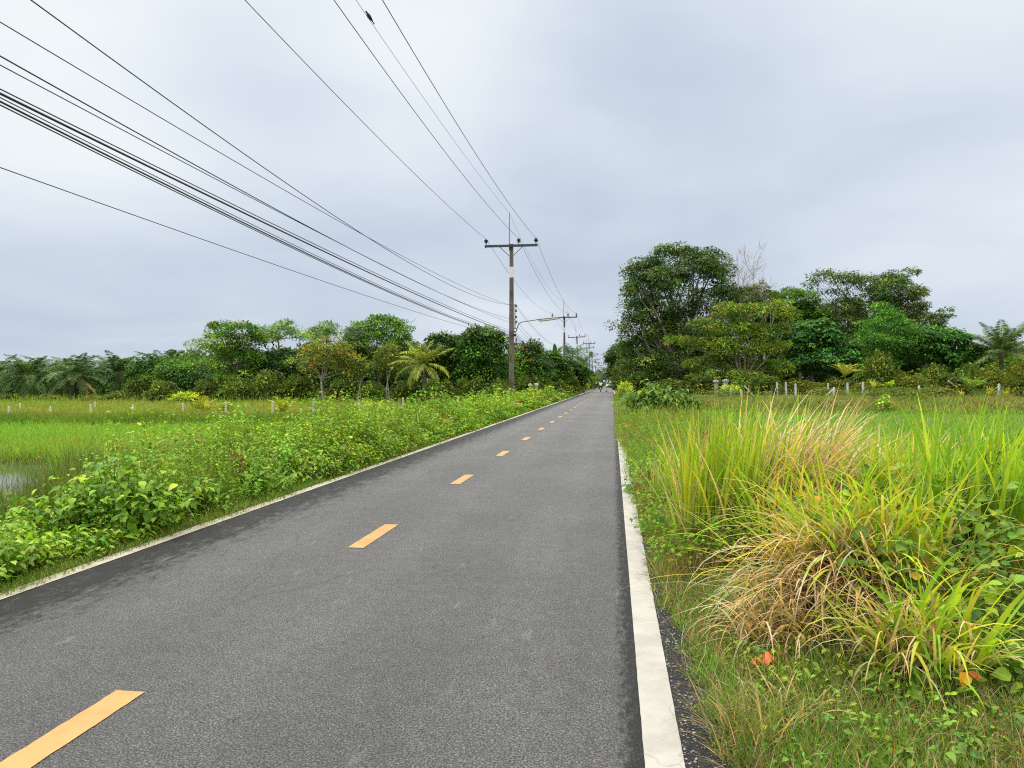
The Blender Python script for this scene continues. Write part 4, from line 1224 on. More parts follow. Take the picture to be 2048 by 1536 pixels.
# ---- bright wet field, its bank and the mown strip beyond
mb = MB()
X, Y, Z, d = sample(62000, 1240, 2500, 6.5, 44, 1.2, lambda X, Y, d: (tr_(X) > 1.6) & (Y < 45))
grass(mb, X, Y, Z, rg.uniform(.16, .34, len(X)), np.maximum(.009, d * .0009), BRIGHT + [(.21, .36, .06)], [3, 2, 2, 1], .4, .8, 3, .15, .06)
X, Y, Z, d = sample(1800, 1240, 2500, 8, 44, 1.2, lambda X, Y, d: (tr_(X) > 1.6) & (wob(X, Y, .35, 3.) > .35))
grass(mb, X, Y, Z, rg.uniform(.3, .6, len(X)), np.maximum(.008, d * .0008), MEADOW + STRAW, [1, 1, 2, 2, 1, 1, 1], .5, .8, 3)
tag(mb.obj('field_grass', GRASS), 'bright green grass of the low field behind the tall clumps', kind='stuff')
mb = MB()
X, Y, Z, d = sample(34000, 1240, 2500, 40, 62, 1.0, lambda X, Y, d: (tr_(X) > 2.0) & (Y > 40.5))
pt = np.clip(.5 + .5 * wob(X, Y, .5), 0, 1)
k = ss(56, 52, Y)
grass(mb, X, Y, Z, rg.uniform(.18, .5, len(X)) * (.35 + .65 * k) * (.6 + .7 * pt), .05, [(.130, .235, .040), (.170, .260, .050), (.210, .260, .065), (.220, .195, .090)], None, .5, .8, 3, .2, .08, patch=pt)
X, Y, Z, d = sample(260, 1240, 2500, 41, 55, 1.0, lambda X, Y, d: (tr_(X) > 3) & (wob(X, Y, .5, 1.) > .1))
weeds(mb, X, Y, Z, rg.uniform(.3, .8, len(X)), rg.uniform(.4, .9, len(X)), 30, .16, [(.09, .15, .030), (.12, .19, .035), (.15, .18, .05)], [2, 2, 1], False)
X, Y, Z, d = sample(9000, 1240, 2500, 58, 80, 1.0, lambda X, Y, d: (tr_(X) > 2.0))
grass(mb, X, Y, Z, rg.uniform(.08, .22, len(X)), .06, [(.20, .25, .07), (.16, .22, .05), (.26, .24, .10)], [2, 2, 1], .5, .8, 2)
tag(mb.obj('bank_grass', GRASS), 'brownish green grass bank below the fence posts', kind='stuff')

# ---- left: weeds down the embankment
def weed_h(X, Y, d):
    t = tl_(X)
    low = 1 - .5 * ss(230, 90, column(X, Y)) * ss(5.0, 6.5, d)
    return low * (.14 + .36 * ss(.0, .9, t)) * (1 + .5 * ss(7, 11, d) - .1 * ss(16, 34, d)) * (1 + .35 * wob(X, Y, 1.3, 1.5) + .28 * wob(X, Y, 3.1, .5))


mb = MB(); st = MB()
X, Y, Z, d = sample(1150, -260, 900, 3.6, 12.5, 1.2, lambda X, Y, d: (tl_(X) > .18 + .1 * wob(X, Y, 2.)) & (tl_(X) < 3.3))
weeds(mb, X, Y, Z, weed_h(X, Y, d) * np.exp(np.clip(rg.normal(0, .38, len(X)), -1, .55)), rg.uniform(.08, .20, len(X)), 36, rg.choice([.028, .036, .045, .06], len(X)), WEED, [3, 3, 3, 1], True, stems=st)
X, Y, Z, d = sample(3400, -100, 1200, 11, 85, 1.25, lambda X, Y, d: (tl_(X) > .12) & (tl_(X) < 3.0 - .8 * ss(14, 30, d)))
weeds(mb, X, Y, Z, weed_h(X, Y, d) * np.exp(np.clip(rg.normal(0, .36, len(X)), -1, .5)), rg.uniform(.12, .30, len(X)), 34, np.maximum(.055, d * .0036), WEED + [(.20, .28, .05), (.20, .15, .07)], [3, 3, 3, 1, .5, .25], False, stems=st)
mb.v += st.v; mb.c += st.c; mb.f += [f + mb.n for f in st.f]
tag(mb.obj('roadside_weeds', LEAF), 'bright leafy weeds crowding the embankment beside the dusty line', kind='stuff')
mb = MB()
X, Y, Z, d = sample(48000, -200, 1200, 3.6, 80, 1.3, lambda X, Y, d: (tl_(X) > .0 + .03 * np.sin(Y * 5)) & (tl_(X) < 4.2))
hh = rg.uniform(.5, 1.1, len(X)) * weed_h(X, Y, d) * np.where(tl_(X) < .35, .75, 1)
pt = np.clip(.35 + .5 * wob(X, Y, .9, 4.), 0, 1)
grass(mb, X, Y, Z, hh, np.maximum(.006, d * .0008), [(.115, .250, .032), (.160, .300, .040), (.200, .300, .050), (.240, .240, .080)], None, .55, .8, 3, .2, .08, patch=pt)
X, Y, Z, d = sample(9000, -100, 1050, 11, 40, 1.1, lambda X, Y, d: (tl_(X) > 1.6) & (tl_(X) < 6.5) & (wob(X, Y, .7, 1.) > -.35))
grass(mb, X, Y, Z, rg.uniform(.55, 1.05, len(X)), np.maximum(.008, d * .0008), [(.16, .27, .045), (.20, .28, .05), (.24, .26, .07), (.23, .18, .085), (.20, .13, .08)], [3, 3, 2, 1.4, .7], .22, .9, 5)
X, Y, Z, d = sample(2600, -260, 1050, 4.5, 40, 1.3, lambda X, Y, d: (tl_(X) > .5) & (tl_(X) < 4.0) & (column(X, Y) > 200))
grass(mb, X, Y, Z, rg.uniform(.45, .9, len(X)), np.maximum(.008, d * .0008), [(.15, .29, .035), (.20, .32, .05), (.24, .26, .07)], [3, 2, 1], .22, 1.0, 5)
X, Y, Z, d = sample(9000, -260, 1100, 3.6, 30, 1.4, lambda X, Y, d: (tl_(X) > -.09 + .05 * wob(X * 0, Y, 2.0)) & (tl_(X) < .25))
grass(mb, X, Y, Z + .01, rg.uniform(.04, .13, len(X)), np.maximum(.005, d * .0009), LAWN + [(.17, .13, .07)], [3, 3, 2, 1], .9, .9, 3)
tag(mb.obj('embankment_grass', GRASS), 'grass growing between the weeds down to the dusty white line', kind='stuff')

# ---- left field, dyke and meadow
def bund_u(X, Y):
    return Y - (34.5 + 0.19 * (X + 10.0))


def off_pond(X, Y):
    return gz(X, Y) > POND - .02


mb = MB()
X, Y, Z, d = sample(60000, -350, 900, 10, 36, 1.15, lambda X, Y, d: (tl_(X) > 2.6) & (bund_u(X, Y) < -1.5) & off_pond(X, Y))
pt = np.clip(.22 + .45 * wob(X, Y, .45, 2.) + .40 * ss(5, 2.5, tl_(X)), 0, 1)
grass(mb, X, Y, Z, rg.uniform(.25, .55, len(X)) * (1 + .5 * ss(6, 3, tl_(X)) * ss(14, 22, d)), np.maximum(.009, d * .00095), [(.165, .370, .045), (.205, .385, .050), (.235, .370, .060), (.250, .330, .070), (.240, .240, .080)], None, .4, .8, 3, .16, .07, patch=pt)
tag(mb.obj('field_grass', GRASS), 'bright green grass of the wet field around the pond', kind='stuff')
mb = MB()
X, Y, Z, d = sample(52000, -350, 1000, 27, 46, 1.0, lambda X, Y, d: (tl_(X) > 2.0) & (bund_u(X, Y) > -2.9) & (bund_u(X, Y) < 3))
u = bund_u(X, Y)
pt = np.clip(.22 + .60 * ss(-2.4, .8, u) + .34 * wob(X, Y, .5, 1.), 0, .98)
grass(mb, X, Y, Z, rg.uniform(.36, .62, len(X)) * (1 - .35 * ss(-1.5, 1., u)), .034, [(.095, .195, .030), (.120, .225, .034), (.155, .250, .042), (.200, .245, .060), (.220, .195, .085)], None, .3, .7, 3, .18, .07, patch=pt)
tag(mb.obj('dyke_grass', GRASS), 'long grass covering the low dyke with the white posts', kind='stuff')
mb = MB()
X, Y, Z, d = sample(42000, -350, 1050, 36, 74, 1.0, lambda X, Y, d: (tl_(X) > 3.0) & (bund_u(X, Y) > 2))
pt = np.clip(.45 + .4 * wob(X, Y, .3), 0, 1)
grass(mb, X, Y, Z, rg.uniform(.28, .55, len(X)), .055, MEADOW, None, .3, .7, 3, .16, .06, patch=pt)
X, Y, Z, d = sample(4500, -350, 1050, 62, 76, 1.0, lambda X, Y, d: (tl_(X) > 3.0))
grass(mb, X, Y, Z, rg.uniform(.5, 1.0, len(X)), .07, LIGHT + MEADOW[:1], [1, 1, 1, 2], .3, .7, 3)
tag(mb.obj('meadow_grass', GRASS), 'tall olive meadow grass between the dyke and the wood', kind='stuff')

# ---- reeds standing in and before the pond
mb = MB()
X, Y, Z, d = sample(5200, -250, 330, 8.6, 14.5, 1.0, lambda X, Y, d: (tl_(X) > 2.6) & (wob(X, Y, 1.5, 1.) + 1.0 * ss(11.5, 9.5, d) + 1.0 * ss(50, 180, column(X, Y)) > .55))
pt = rg.random(len(X))
grass(mb, X, Y, np.maximum(Z, POND - .3), rg.uniform(.55, 1.05, len(X)), .011, [(.055, .115, .028), (.080, .150, .034), (.110, .180, .040), (.17, .19, .06)], None, .14, .35, 4, .2, .08, patch=pt)
tag(mb.obj('reeds', GRASS), 'dark green reeds standing in the near side of the pond', kind='stuff')
mb = MB()
X, Y, Z, d = sample(5000, -350, 260, 17.4, 23.5, 1.0, lambda X, Y, d: (tl_(X) > 4.0))
grass(mb, X, Y, Z, rg.uniform(.35, .6, len(X)), .02, [(.15, .31, .04), (.21, .30, .06), (.24, .24, .08)], [2, 2, 1], .4, .8, 3)
tag(mb.obj('pond_grass', GRASS), 'yellow green grass along the far rim of the pond', kind='stuff')


# ------------------------------------------------------------------ the tall grass clumps, one thing each
def tussock(label, px, py, specs, r=.3, seed=1, name='grass_clump', rise=0.0):
    """specs: (material part name, count, length range, width, azimuth, azimuth spread, tilt, tilt spread, curl, colours)"""
    rng = np.random.default_rng(seed)
    d = EYE * FPX / (py - HOR)
    X, Y, g = place(px, d)
    root = thing(name, label, 'grass', (X, Y, g), group='tall grass clumps on the verge')
    for (pn, n, l0, l1, w, az, asp, th, ths, kap, cols) in specs:
        a = rng.uniform(0, 6.283, n); q = np.sqrt(rng.random(n)) * r
        P = np.stack([q * np.cos(a), q * np.sin(a) * .8, -.03 + rise * (1 - (q / r) ** 2) * rng.uniform(.35, 1, n)], -1)
        A = az + rng.normal(0, asp, n)
        mb = MB()
        ln = rng.uniform(l0, l1, n) * (1.14 if py in (1105, 1100) else 1.0 if py in (1110, 1175, 1150) else .88 if py < 1090 else 1.0) * np.where(rng.random(n) < .25, .6, 1)
        blades(mb, P, ln, w * rng.uniform(.8, 1.55, n), A, np.abs(rng.normal(th, ths, n)), rng.gamma(2.5, kap / 2.5, n), pick(cols, np.ones(len(cols)), n, rng, .16, .08), 9, 1.9, .55, rng, .75)
        mb.obj(pn, GRASS, root)
    return root


LFT, RGT, CAMD, AWAY = math.pi + AL, AL, -math.pi / 2 + AL, math.pi / 2 + AL
GDRY = [(.56, .45, .33), (.42, .32, .225), (.66, .55, .43), (.48, .41, .24)]
tussock('tall upright yellow green clump closest to the white line', 1440, 1105, [('green_blades', 460, .75, 1.2, .017, RGT, 1.6, .08, .12, .35, REED + YREED), ('dry_blades', 80, .6, 1.1, .013, RGT, 1.6, .1, .2, .6, GDRY)], .34, 101)
tussock('straw coloured clump leaning away from the road, tips bent over', 1545, 1100, [('dry_blades', 640, .85, 1.35, .017, RGT, .6, .26, .20, .95, GDRY), ('green_blades', 150, .8, 1.3, .016, RGT, .8, .16, .14, .35, YREED + REED)], .40, 102)
tussock('slim green clump behind the upright one, mixed with brown stalks', 1372, 1010, [('green_blades', 240, .6, 1.05, .013, RGT, 1.8, .1, .14, .4, REED), ('dry_blades', 130, .6, 1.0, .011, RGT, 1.8, .15, .2, .6, GDRY)], .4, 103)
tussock('fallen mound of pale dry blades combed down towards the road', 1700, 1225, [('dry_blades', 950, .45, 1.0, .0125, LFT + .80, .34, 1.12, .24, .85, [(.62, .52, .40), (.46, .37, .27), (.72, .61, .49), (.30, .235, .165)]), ('green_blades', 190, .6, 1.2, .017, LFT + .6, .75, .75, .35, 1.15, YREED + REED[:1])], .38, 104, rise=.42)
tussock('matted straw clump sinking behind the fallen mound', 1670, 1090, [('dry_blades', 300, .7, 1.15, .014, RGT + .3, 1.5, .5, .3, 1.3, GDRY), ('green_blades', 220, .7, 1.2, .017, RGT, 1.5, .25, .25, .8, YREED + REED)], .45, 105)
tussock('upright lime clump with blunt cut tips amid the row', 1790, 1110, [('green_blades', 330, .65, 1.15, .019, RGT, 1.8, .08, .12, .4, REED + YREED), ('dry_blades', 90, .6, 1.2, .014, RGT, 1.8, .18, .22, .9, GDRY)], .34, 106)
tussock('broad bladed green clump fanning out between lime and edge clumps', 1925, 1175, [('green_blades', 220, .75, 1.3, .023, RGT, 1.6, .18, .18, .5, REED), ('dry_blades', 60, .5, 1.0, .014, RGT, 1.8, .3, .25, 1.1, GDRY)], .34, 107)
tussock('bright wide bladed clump at the very edge of the picture', 2035, 1150, [('green_blades', 240, .8, 1.3, .026, RGT, 1.6, .16, .18, .5, REED), ('dry_blades', 30, .6, 1.0, .014, RGT, 1.8, .3, .2, .9, GDRY)], .34, 108)
tussock('arching green and straw clump joining the upright clump to the fallen mound', 1610, 1128, [('green_blades', 240, .6, 1.15, .017, LFT + 1.0, 1.2, .35, .25, 1.1, YREED + REED[:2]), ('dry_blades', 260, .5, 1.1, .012, LFT + 1.0, 1.2, .6, .3, 1.1, GDRY)], .42, 117)
tussock('tangled clump spilling over the shoulder of the fallen mound', 1775, 1205, [('green_blades', 230, .6, 1.15, .018, LFT + 1.1, 1.0, .45, .28, 1.2, YREED + REED), ('dry_blades', 300, .5, 1.0, .012, LFT + 1.0, .9, .8, .3, 1.0, GDRY)], .42, 118, rise=.2)
tussock('low drooping clump with long strap blades touching the turf', 1840, 1345, [('green_blades', 130, .5, .85, .021, CAMD, 1.3, .35, .22, 1.7, REED + YREED), ('dry_blades', 190, .4, .75, .010, LFT + .6, .8, .5, .25, 1.5, GDRY)], .26, 109)
tussock('ragged straw tuft sprawling behind the orange wrapper', 1570, 1275, [('dry_blades', 260, .3, .65, .009, LFT + .7, .7, .6, .3, 1.4, GDRY), ('green_blades', 40, .3, .6, .010, LFT, 1.5, .4, .25, 1.0, LAWN)], .26, 110)
tussock('small dry tuft lying in front of the orange wrapper', 1560, 1425, [('dry_blades', 170, .15, .34, .006, LFT + .3, 1.4, .8, .3, 1.2, GDRY), ('green_blades', 40, .15, .3, .006, LFT, 1.5, .5, .3, .9, LAWN)], .15, 111)
tussock('wispy grey green tuft leaning over the gravel edge', 1500, 1475, [('green_blades', 120, .25, .46, .0045, LFT + .5, 1.2, .55, .25, .6, [(.16, .21, .08), (.20, .22, .10)]), ('dry_blades', 60, .2, .4, .004, LFT + .5, 1.2, .6, .25, .6, GDRY)], .10, 112)
tussock('clump of green and straw blades behind the lime one', 1730, 1000, [('green_blades', 180, .7, 1.2, .017, RGT, 1.8, .15, .16, .6, REED + YREED), ('dry_blades', 140, .7, 1.2, .014, RGT, 1.8, .25, .22, 1.0, GDRY)], .5, 113)
tussock('green clump between the fanning one and the bright field', 1880, 1030, [('green_blades', 180, .6, 1.05, .017, RGT, 1.8, .15, .18, .6, REED), ('dry_blades', 80, .6, 1.0, .013, RGT, 1.8, .3, .25, 1.0, GDRY)], .5, 114)
tussock('green clump half out of the picture before the bright field', 2010, 1010, [('green_blades', 180, .6, 1.1, .018, RGT, 1.8, .15, .18, .6, REED), ('dry_blades', 50, .6, 1.0, .013, RGT, 1.8, .3, .25, 1.0, GDRY)], .5, 115)
tussock('brown seeded clump at the back of the straw coloured one', 1500, 985, [('dry_blades', 240, .6, 1.05, .012, RGT, .9, .2, .16, .6, GDRY), ('green_blades', 70, .6, 1.05, .012, RGT, 1.2, .15, .16, .4, YREED)], .5, 116)

# creeper with round leaves over and between the clumps
mb = MB(); st = MB()
rng = np.random.default_rng(77)
VINE = [(.075, .180, .026), (.115, .245, .032), (.050, .115, .022), (.180, .320, .036)]
X, Y, Z, d = sample(1100, 1450, 2180, 3.2, 6.8, .7, lambda X, Y, d: (tr_(X) > .9) & (rng.random(len(X)) < .55 + .45 * ss(1500, 1850, column(X, Y))), rng)
m = len(X)
hz = rng.beta(1.5, 1.3, m) * (.16 + .56 * ss(3.3, 4.6, d))
pos = np.stack([X, Y, Z + hz], -1)
for rep in range(3):
    off = rng.normal(0, .045, (m, 3)) * [1, 1, .5]
    az = rng.uniform(0, 6.283, m)
    A = nrm(np.stack([np.cos(az), np.sin(az), rng.normal(-.25, .3, m)], -1))
    N = nrm(np.array([0, 0, .9]) - FV * .45 + rng.normal(0, .35, (m, 3)))
    L = rng.uniform(.035, .085, m)
    leaves(mb, pos + off, A, N, L, L * .85, pick(VINE + [(.36, .30, .04)], [3, 3, 2, 1, .18], m, rng, .14, .07), True)
blades(mb, np.stack([X, Y, Z], -1), hz + .05, .006, rng.uniform(0, 6.283, m), np.abs(rng.normal(.2, .3, m)), rng.uniform(0, .8, m), tint((.13, .18, .05), m), 4, 1.5, .5, rng, 1.0)
X, Y, Z, d = sample(420, 1330, 2200, 2.6, 5.5, 1.2, lambda X, Y, d: (tr_(X) > .35) & (wob(X, Y, 1.2, 5.) > -.3), rng)
weeds(mb, X, Y, Z, rng.uniform(.05, .16, len(X)), rng.uniform(.04, .10, len(X)), 9, rng.uniform(.022, .045, len(X)), [(.12, .26, .04), (.16, .30, .045), (.09, .18, .04)], [2, 1, 2], True, rng)
tag(mb.obj('creeper_foliage', LEAF), 'round leaved creeper and small herbs trailing between the tall clumps', kind='stuff')


# ------------------------------------------------------------------ distinct bushes along the road
def bush(name, label, px, py, h, r, L, nst, nl, cols, wts, seed, d=None, hi=True, group='leafy bushes beside the road', aspect=.62, droop=.45, cat='bush'):
    rng = np.random.default_rng(seed)
    d = d or EYE * FPX / (py - HOR)
    X, Y, g = place(px, d)
    if X < -2:
        X = min(X, XL - .72 * r - .06); g = gzf(X, Y)
    root = thing(name, label, cat, (X, Y, g), group=group)
    sb, lb = MB(), MB()
    P, A, N = [], [], []
    for s in range(nst):
        az = rng.uniform(0, 6.283); rr = r * math.sqrt(rng.random())
        tip = np.array([rr * math.cos(az), rr * math.sin(az), h * rng.uniform(.6, 1.05) * (1 - .38 * (rr / r) ** 2)])
        p = limb(sb, (rr * .25 * math.cos(az), rr * .25 * math.sin(az), -.04), tip, .006 + .004 * h, .002, rng, .08, 8, 4)
        for q in range(nl):
            t = .30 + .7 * (q + rng.random()) / nl
            b = np.array([np.interp(t, np.linspace(0, 1, 8), p[:, i]) for i in range(3)])
            la = q * 2.4 + rng.normal(0, .5)
            o = np.array([math.cos(la), math.sin(la), rng.normal(.05, .25)])
            P.append(b + o * L * .25); A.append(o - np.array([0, 0, droop * rng.uniform(.3, 1.5)])); N.append(np.array([0, 0, 1.0]) + o * .45 + rng.normal(0, .22, 3))
    P, A, N = np.array(P), nrm(np.array(A)), nrm(np.array(N))
    Ls = L * np.exp(rng.normal(0, .22, len(P)))
    leaves(lb, P, A, N, Ls, Ls * aspect, pick(cols, wts, len(P), rng, .14, .08), hi)
    lb.obj('foliage', LEAF, root)
    sb.obj('stem', STEM, root)
    return root


HEART = [(.120, .270, .030), (.160, .320, .040), (.085, .200, .028), (.200, .350, .050)]
bush('leafy_bush', 'big heart leaved bush spreading before the pond reeds', 275, 1066, .80, .80, 0.082, 90, 16, [(.10, .25, .026), (.14, .31, .034), (.065, .165, .02), (.19, .35, .045)], [3, 2.5, 3, 1], 201, aspect=.75)
bush('leafy_bush', 'bush filling the corner where the dusty line leaves the picture', 40, 1172, .5, .5, 0.066, 60, 14, HEART, [2, 3, 2, 1], 202)
bush('leafy_bush', 'low broad bush in front of the heart leaved one', 178, 1112, .3, .42, 0.062, 45, 10, HEART, [2, 3, 2, 1], 203)
bush('leafy_bush', 'pale yellow green bush nearest the pond corner', 20, 1075, .5, .6, 0.055, 55, 13, [(.20, .34, .05), (.16, .30, .04)], [1, 1], 204)
bush('leafy_bush', 'dark centred bush just past the heart leaved one', 372, 1026, .55, .55, 0.070, 60, 14, [(.07, .17, .025), (.10, .23, .03), (.14, .29, .035)], [2, 2, 1], 205)
bush('leafy_bush', 'bush around the brown withered sprig', 490, 985, .55, .7, 0.066, 70, 14, HEART, [3, 2, 2, 1], 206)
bush('leafy_bush', 'rounded bush overhanging the line past the withered sprig', 585, 960, .6, .7, 0.070, 70, 14, HEART, [3, 2, 2, 1], 207)
bush('leafy_bush', 'tall dense bush with glossy leaves before the road bends from view', 690, 918, .8, .95, 0.078, 85, 14, [(.10, .25, .03), (.13, .30, .035), (.07, .17, .025)], [2, 2, 1], 208)
bush('leafy_bush', 'yellowish bush between the glossy bush and the sapling', 770, 890, .8, .9, .11, 70, 10, [(.19, .30, .045), (.15, .28, .04), (.23, .24, .07)], [2, 2, 1], 209)
bush('leafy_sapling', 'upright fresh green sapling beside the yellow coconut palm', 838, 826, 1.75, .75, .17, 40, 14, [(.085, .24, .030), (.12, .30, .035)], [2, 1], 210, d=27, hi=False, droop=.2)
bush('leafy_bush', 'wide yellow green bush at the foot of the sapling', 880, 826, 1.15, 1.6, .15, 90, 12, [(.15, .28, .035), (.20, .30, .045), (.10, .20, .03)], [2, 1, 2], 211, d=30, hi=False)
bush('leafy_bush', 'lime bush wrapping the foot of the lamp pole', 1042, 822, 1.05, .95, .16, 70, 12, [(.17, .34, .035), (.22, .37, .045)], [1, 1], 212, d=38.5, hi=False)
bush('leafy_bush', 'yellowing bush just before the lamp pole', 1000, 825, .85, 1.2, .15, 70, 12, [(.24, .28, .05), (.17, .28, .04), (.27, .22, .07)], [2, 2, 1], 213, d=34, hi=False)
bush('leafy_bush', 'low creeper mound between the sapling and the lamp pole', 950, 822, 1.0, 1.3, .16, 70, 12, [(.08, .20, .03), (.11, .25, .035)], [1, 1], 214, d=35, hi=False)
bush('leafy_bush', 'dark green bush past the white gate posts', 1108, 805, 1.0, 1.5, .2, 70, 12, [(.07, .15, .025), (.10, .21, .03)], [1, 1], 215, d=58, hi=False)
bush('glossy_shrub', 'dark glossy shrub by the road before the grey gate pillars', 1312, 830, 1.62, 1.25, .27, 120, 13, [(.050, .130, .028), (.075, .175, .032), (.16, .30, .04)], [3, 2, 1], 216, d=31, hi=True, aspect=.42, droop=.6)
bush('glossy_shrub', 'lower dark shrub beside the dark glossy one', 1368, 830, 1.25, .75, .24, 55, 12, [(.050, .125, .028), (.075, .165, .032), (.14, .28, .04)], [3, 2, 1], 217, d=30, hi=True, aspect=.42, droop=.6)
bush('small_bush', 'small dark weed spilling over the white line', 1285, 985, .22, .26, .06, 32, 8, [(.06, .16, .03), (.09, .22, .035)], [1, 1], 218)
bush('small_bush', 'fresh green weed rising behind the one on the white line', 1318, 968, .48, .38, .075, 36, 10, [(.13, .28, .035), (.17, .32, .04)], [1, 1], 219)
bush('twiggy_herb', 'twiggy dark herb with tiny leaves among the wide bladed clump', 1955, 1190, .95, .34, .035, 26, 26, [(.05, .12, .045), (.08, .16, .05)], [1, 1], 220, cat='herb', group='herbs among the tall clumps')
bush('twiggy_herb', 'tall twiggy herb against the bright field at the picture edge', 2020, 1085, 1.1, .36, .04, 24, 26, [(.06, .14, .045), (.09, .18, .05)], [1, 1], 221, cat='herb', group='herbs among the tall clumps')

# withered sprig, yellow leaf, wrapper
X, Y, g = place(478, 9.2)
w = thing('withered_sprig', 'brown withered sprig sticking out of the weeds', 'dead plant', (X, Y, g))
rng = np.random.default_rng(3)
sb = MB(); p = limb(sb, (0, 0, 0), (.03, 0, .62), .006, .003, rng, .03, 8, 5); sb.obj('stem', DRYSTEM, w)
lb = MB(); k = rng.integers(3, 8, 26); a = rng.uniform(0, 6.283, 26)
leaves(lb, p[k] + rng.normal(0, .03, (26, 3)), np.stack([np.cos(a), np.sin(a), np.full(26, -.9)], -1), nrm(rng.normal(0, 1, (26, 3)) + [0, 0, .4]), .085, .045, tint((.13, .065, .035), 26), True)
lb.obj('leaves', LEAF, w)

X, Y, g = place(1932, 3.15)
yl_ = thing('yellow_leaf', 'yellow and brown dying leaf in the dark under the strap blades', 'leaf', (X, Y, g + .09))
lb = MB(); rng = np.random.default_rng(4)
leaves(lb, np.array([[0, 0, .10], [0.005, 0, .10], [.01, 0, .105]]), np.array([[-.35, -.55, -.55], [.9, -.35, -.15], [.7, -.6, -.5]]), np.array([[.1, -.9, .5], [0, -.7, .7], [.1, -.8, .4]]),
       np.array([.075, .06, .055]), np.array([.06, .027, .024]), np.array([(.40, .25, .02), (.30, .13, .03), (.26, .10, .03)]), True)
lb.obj('blade', LEAF, yl_)
MB().tube([(.01, .01, -.12), (-.01, .0, .05), (0, 0, .10)], .0025, 5).obj('stalk', DRYSTEM, yl_)

X, Y, g = place(1530, 3.66)
wr = thing('plastic_wrapper', 'crumpled orange plastic wrapper lying in the dry grass', 'litter', (X, Y, g + .045))
rng = np.random.default_rng(9)
gx, gy = np.meshgrid(np.linspace(-.055, .055, 9), np.linspace(-.04, .04, 7))
zz = rng.normal(0, .012, gx.shape) + .018 * np.sin(gx * 70 + gy * 40) + .02 * (1 - (gx / .055) ** 2)
gx2 = gx + rng.normal(0, .004, gx.shape) + .01 * np.sin(gy * 60); gy2 = gy + rng.normal(0, .004, gx.shape) + .35 * zz
i = np.arange(6)[:, None] * 9; j = np.arange(8)[None]
f = np.stack([i + j, i + j + 1, i + 10 + j, i + 9 + j], -1).reshape(-1, 4)
ORANGEPL = plain('orange_plastic', (.78, .16, .05), .3, noise=.1)
MB().add(np.stack([gx2, gy2, zz], -1).reshape(-1, 3), f, (.7, .2, .06)).obj('film', ORANGEPL, wr)
MB().add(np.stack([gx2[2:4, 5:8], gy2[2:4, 5:8], zz[2:4, 5:8] + .003], -1).reshape(-1, 3), [[0, 1, 4, 3], [1, 2, 5, 4]], (.8,) * 3).obj('white_print', WHITEPAINT, wr)

# ------------------------------------------------------------------ saplings and ornamental plants
def rosette(name, label, px, d, top, n, ll, w, col, seed, kap=.9, th=.35, cat='plant', group=None, stem=.0):
    rng = np.random.default_rng(seed)
    X, Y, g = place(px, d)
    h = zat(top, d) - g
    root = thing(name, label, cat, (X, Y, g), group=group)
    b = max(0.02, h - ll * .72)
    MB().tube([(0, 0, -.1), (.01, 0, b * .6), (0, 0, b + .04)], [.035, .03, .02], 6).obj('stem', STEM, root)
    mb = MB()
    blades(mb, np.tile([[0, 0, b]], (n, 1)), ll * rng.uniform(.8, 1.1, n), w, np.arange(n) * 2.4, np.abs(rng.normal(th, .25, n)), rng.uniform(.5, 1.5, n) * kap, tint(col, n, .12, .06, rng), 6, 1.4, .3, rng, .3)
    mb.obj('leaves', LEAF, root)
    return root


def sapling_palm(label, px, d, top, col, seed, nf=8, ln=1.3):
    rng = np.random.default_rng(seed)
    X, Y, g = place(px, d)
    h = zat(top, d) - g
    root = thing('palm_sapling', label, 'palm sapling', (X, Y, g), group='young palms in the fields')
    MB().tube([(0, 0, -.1), (0, 0, max(.1, h - ln * .8))], [.07, .05], 7).obj('stem', STEM, root)
    mb = MB()
    for i in range(nf):
        frond(mb, np.array([0, 0, max(.08, h - ln * .85)]), i * 2.4 + rng.normal(0, .1), rng.uniform(.75, 1.4), ln * rng.uniform(.8, 1.05), rng.uniform(.5, 1.2), .34, 18, col, rng, .06, .2, .018)
    mb.obj('fronds', LEAF, root)
    return root


sapling_palm('young palm on the dyke between the pond and the lime shrub', 404, 40, 794, (.20, .28, .06), 301)
sapling_palm('young palm with splayed leaves between two white dyke posts', 566, 38, 788, (.20, .30, .06), 302)
sapling_palm('faint young palm on the dyke close to the weeds', 738, 42, 790, (.19, .30, .06), 303)
bush('leafy_bush', 'bright lime shrub standing behind a white dyke post', 452, 820, 1.0, .5, .16, 30, 10, [(.26, .42, .04), (.20, .36, .04)], [1, 1], 304, d=40, hi=False, group=None)
sapling_palm('small palm at the foot of the dark creeper hollow', 1690, 63, 716, (.16, .22, .05), 305, 12, 1.9)
sapling_palm('arching young palm among the yellow ornamental plants', 1944, 54, 742, (.10, .22, .05), 306, 12, 1.7)
GY = 'yellow ornamental plants by the fence posts'
rosette('ornamental_plant', 'low yellow rosette under the arching young palm', 1922, 53, 786, 16, .55, .07, (.52, .46, .04), 311, group=GY)
rosette('ornamental_plant', 'yellow plant touching the lone tall post', 1980, 53, 776, 22, .7, .07, (.55, .50, .04), 312, group=GY)
rosette('ornamental_plant', 'smaller yellow plant just past the lone tall post', 2012, 53, 780, 18, .6, .07, (.50, .47, .05), 313, group=GY)
rosette('ornamental_plant', 'yellow plant cut by the picture edge', 2042, 54, 768, 18, .7, .08, (.42, .46, .05), 314, group=GY)
rosette('ornamental_plant', 'spiky lime plant beside the last slim post of the row', 1746, 56, 762, 20, .9, .07, (.30, .42, .05), 315, group=GY)
rosette('taro_plant', 'plant with one big round lime leaf behind the bank', 1780, 56, 758, 5, .9, .5, (.20, .42, .05), 316, kap=1.6)
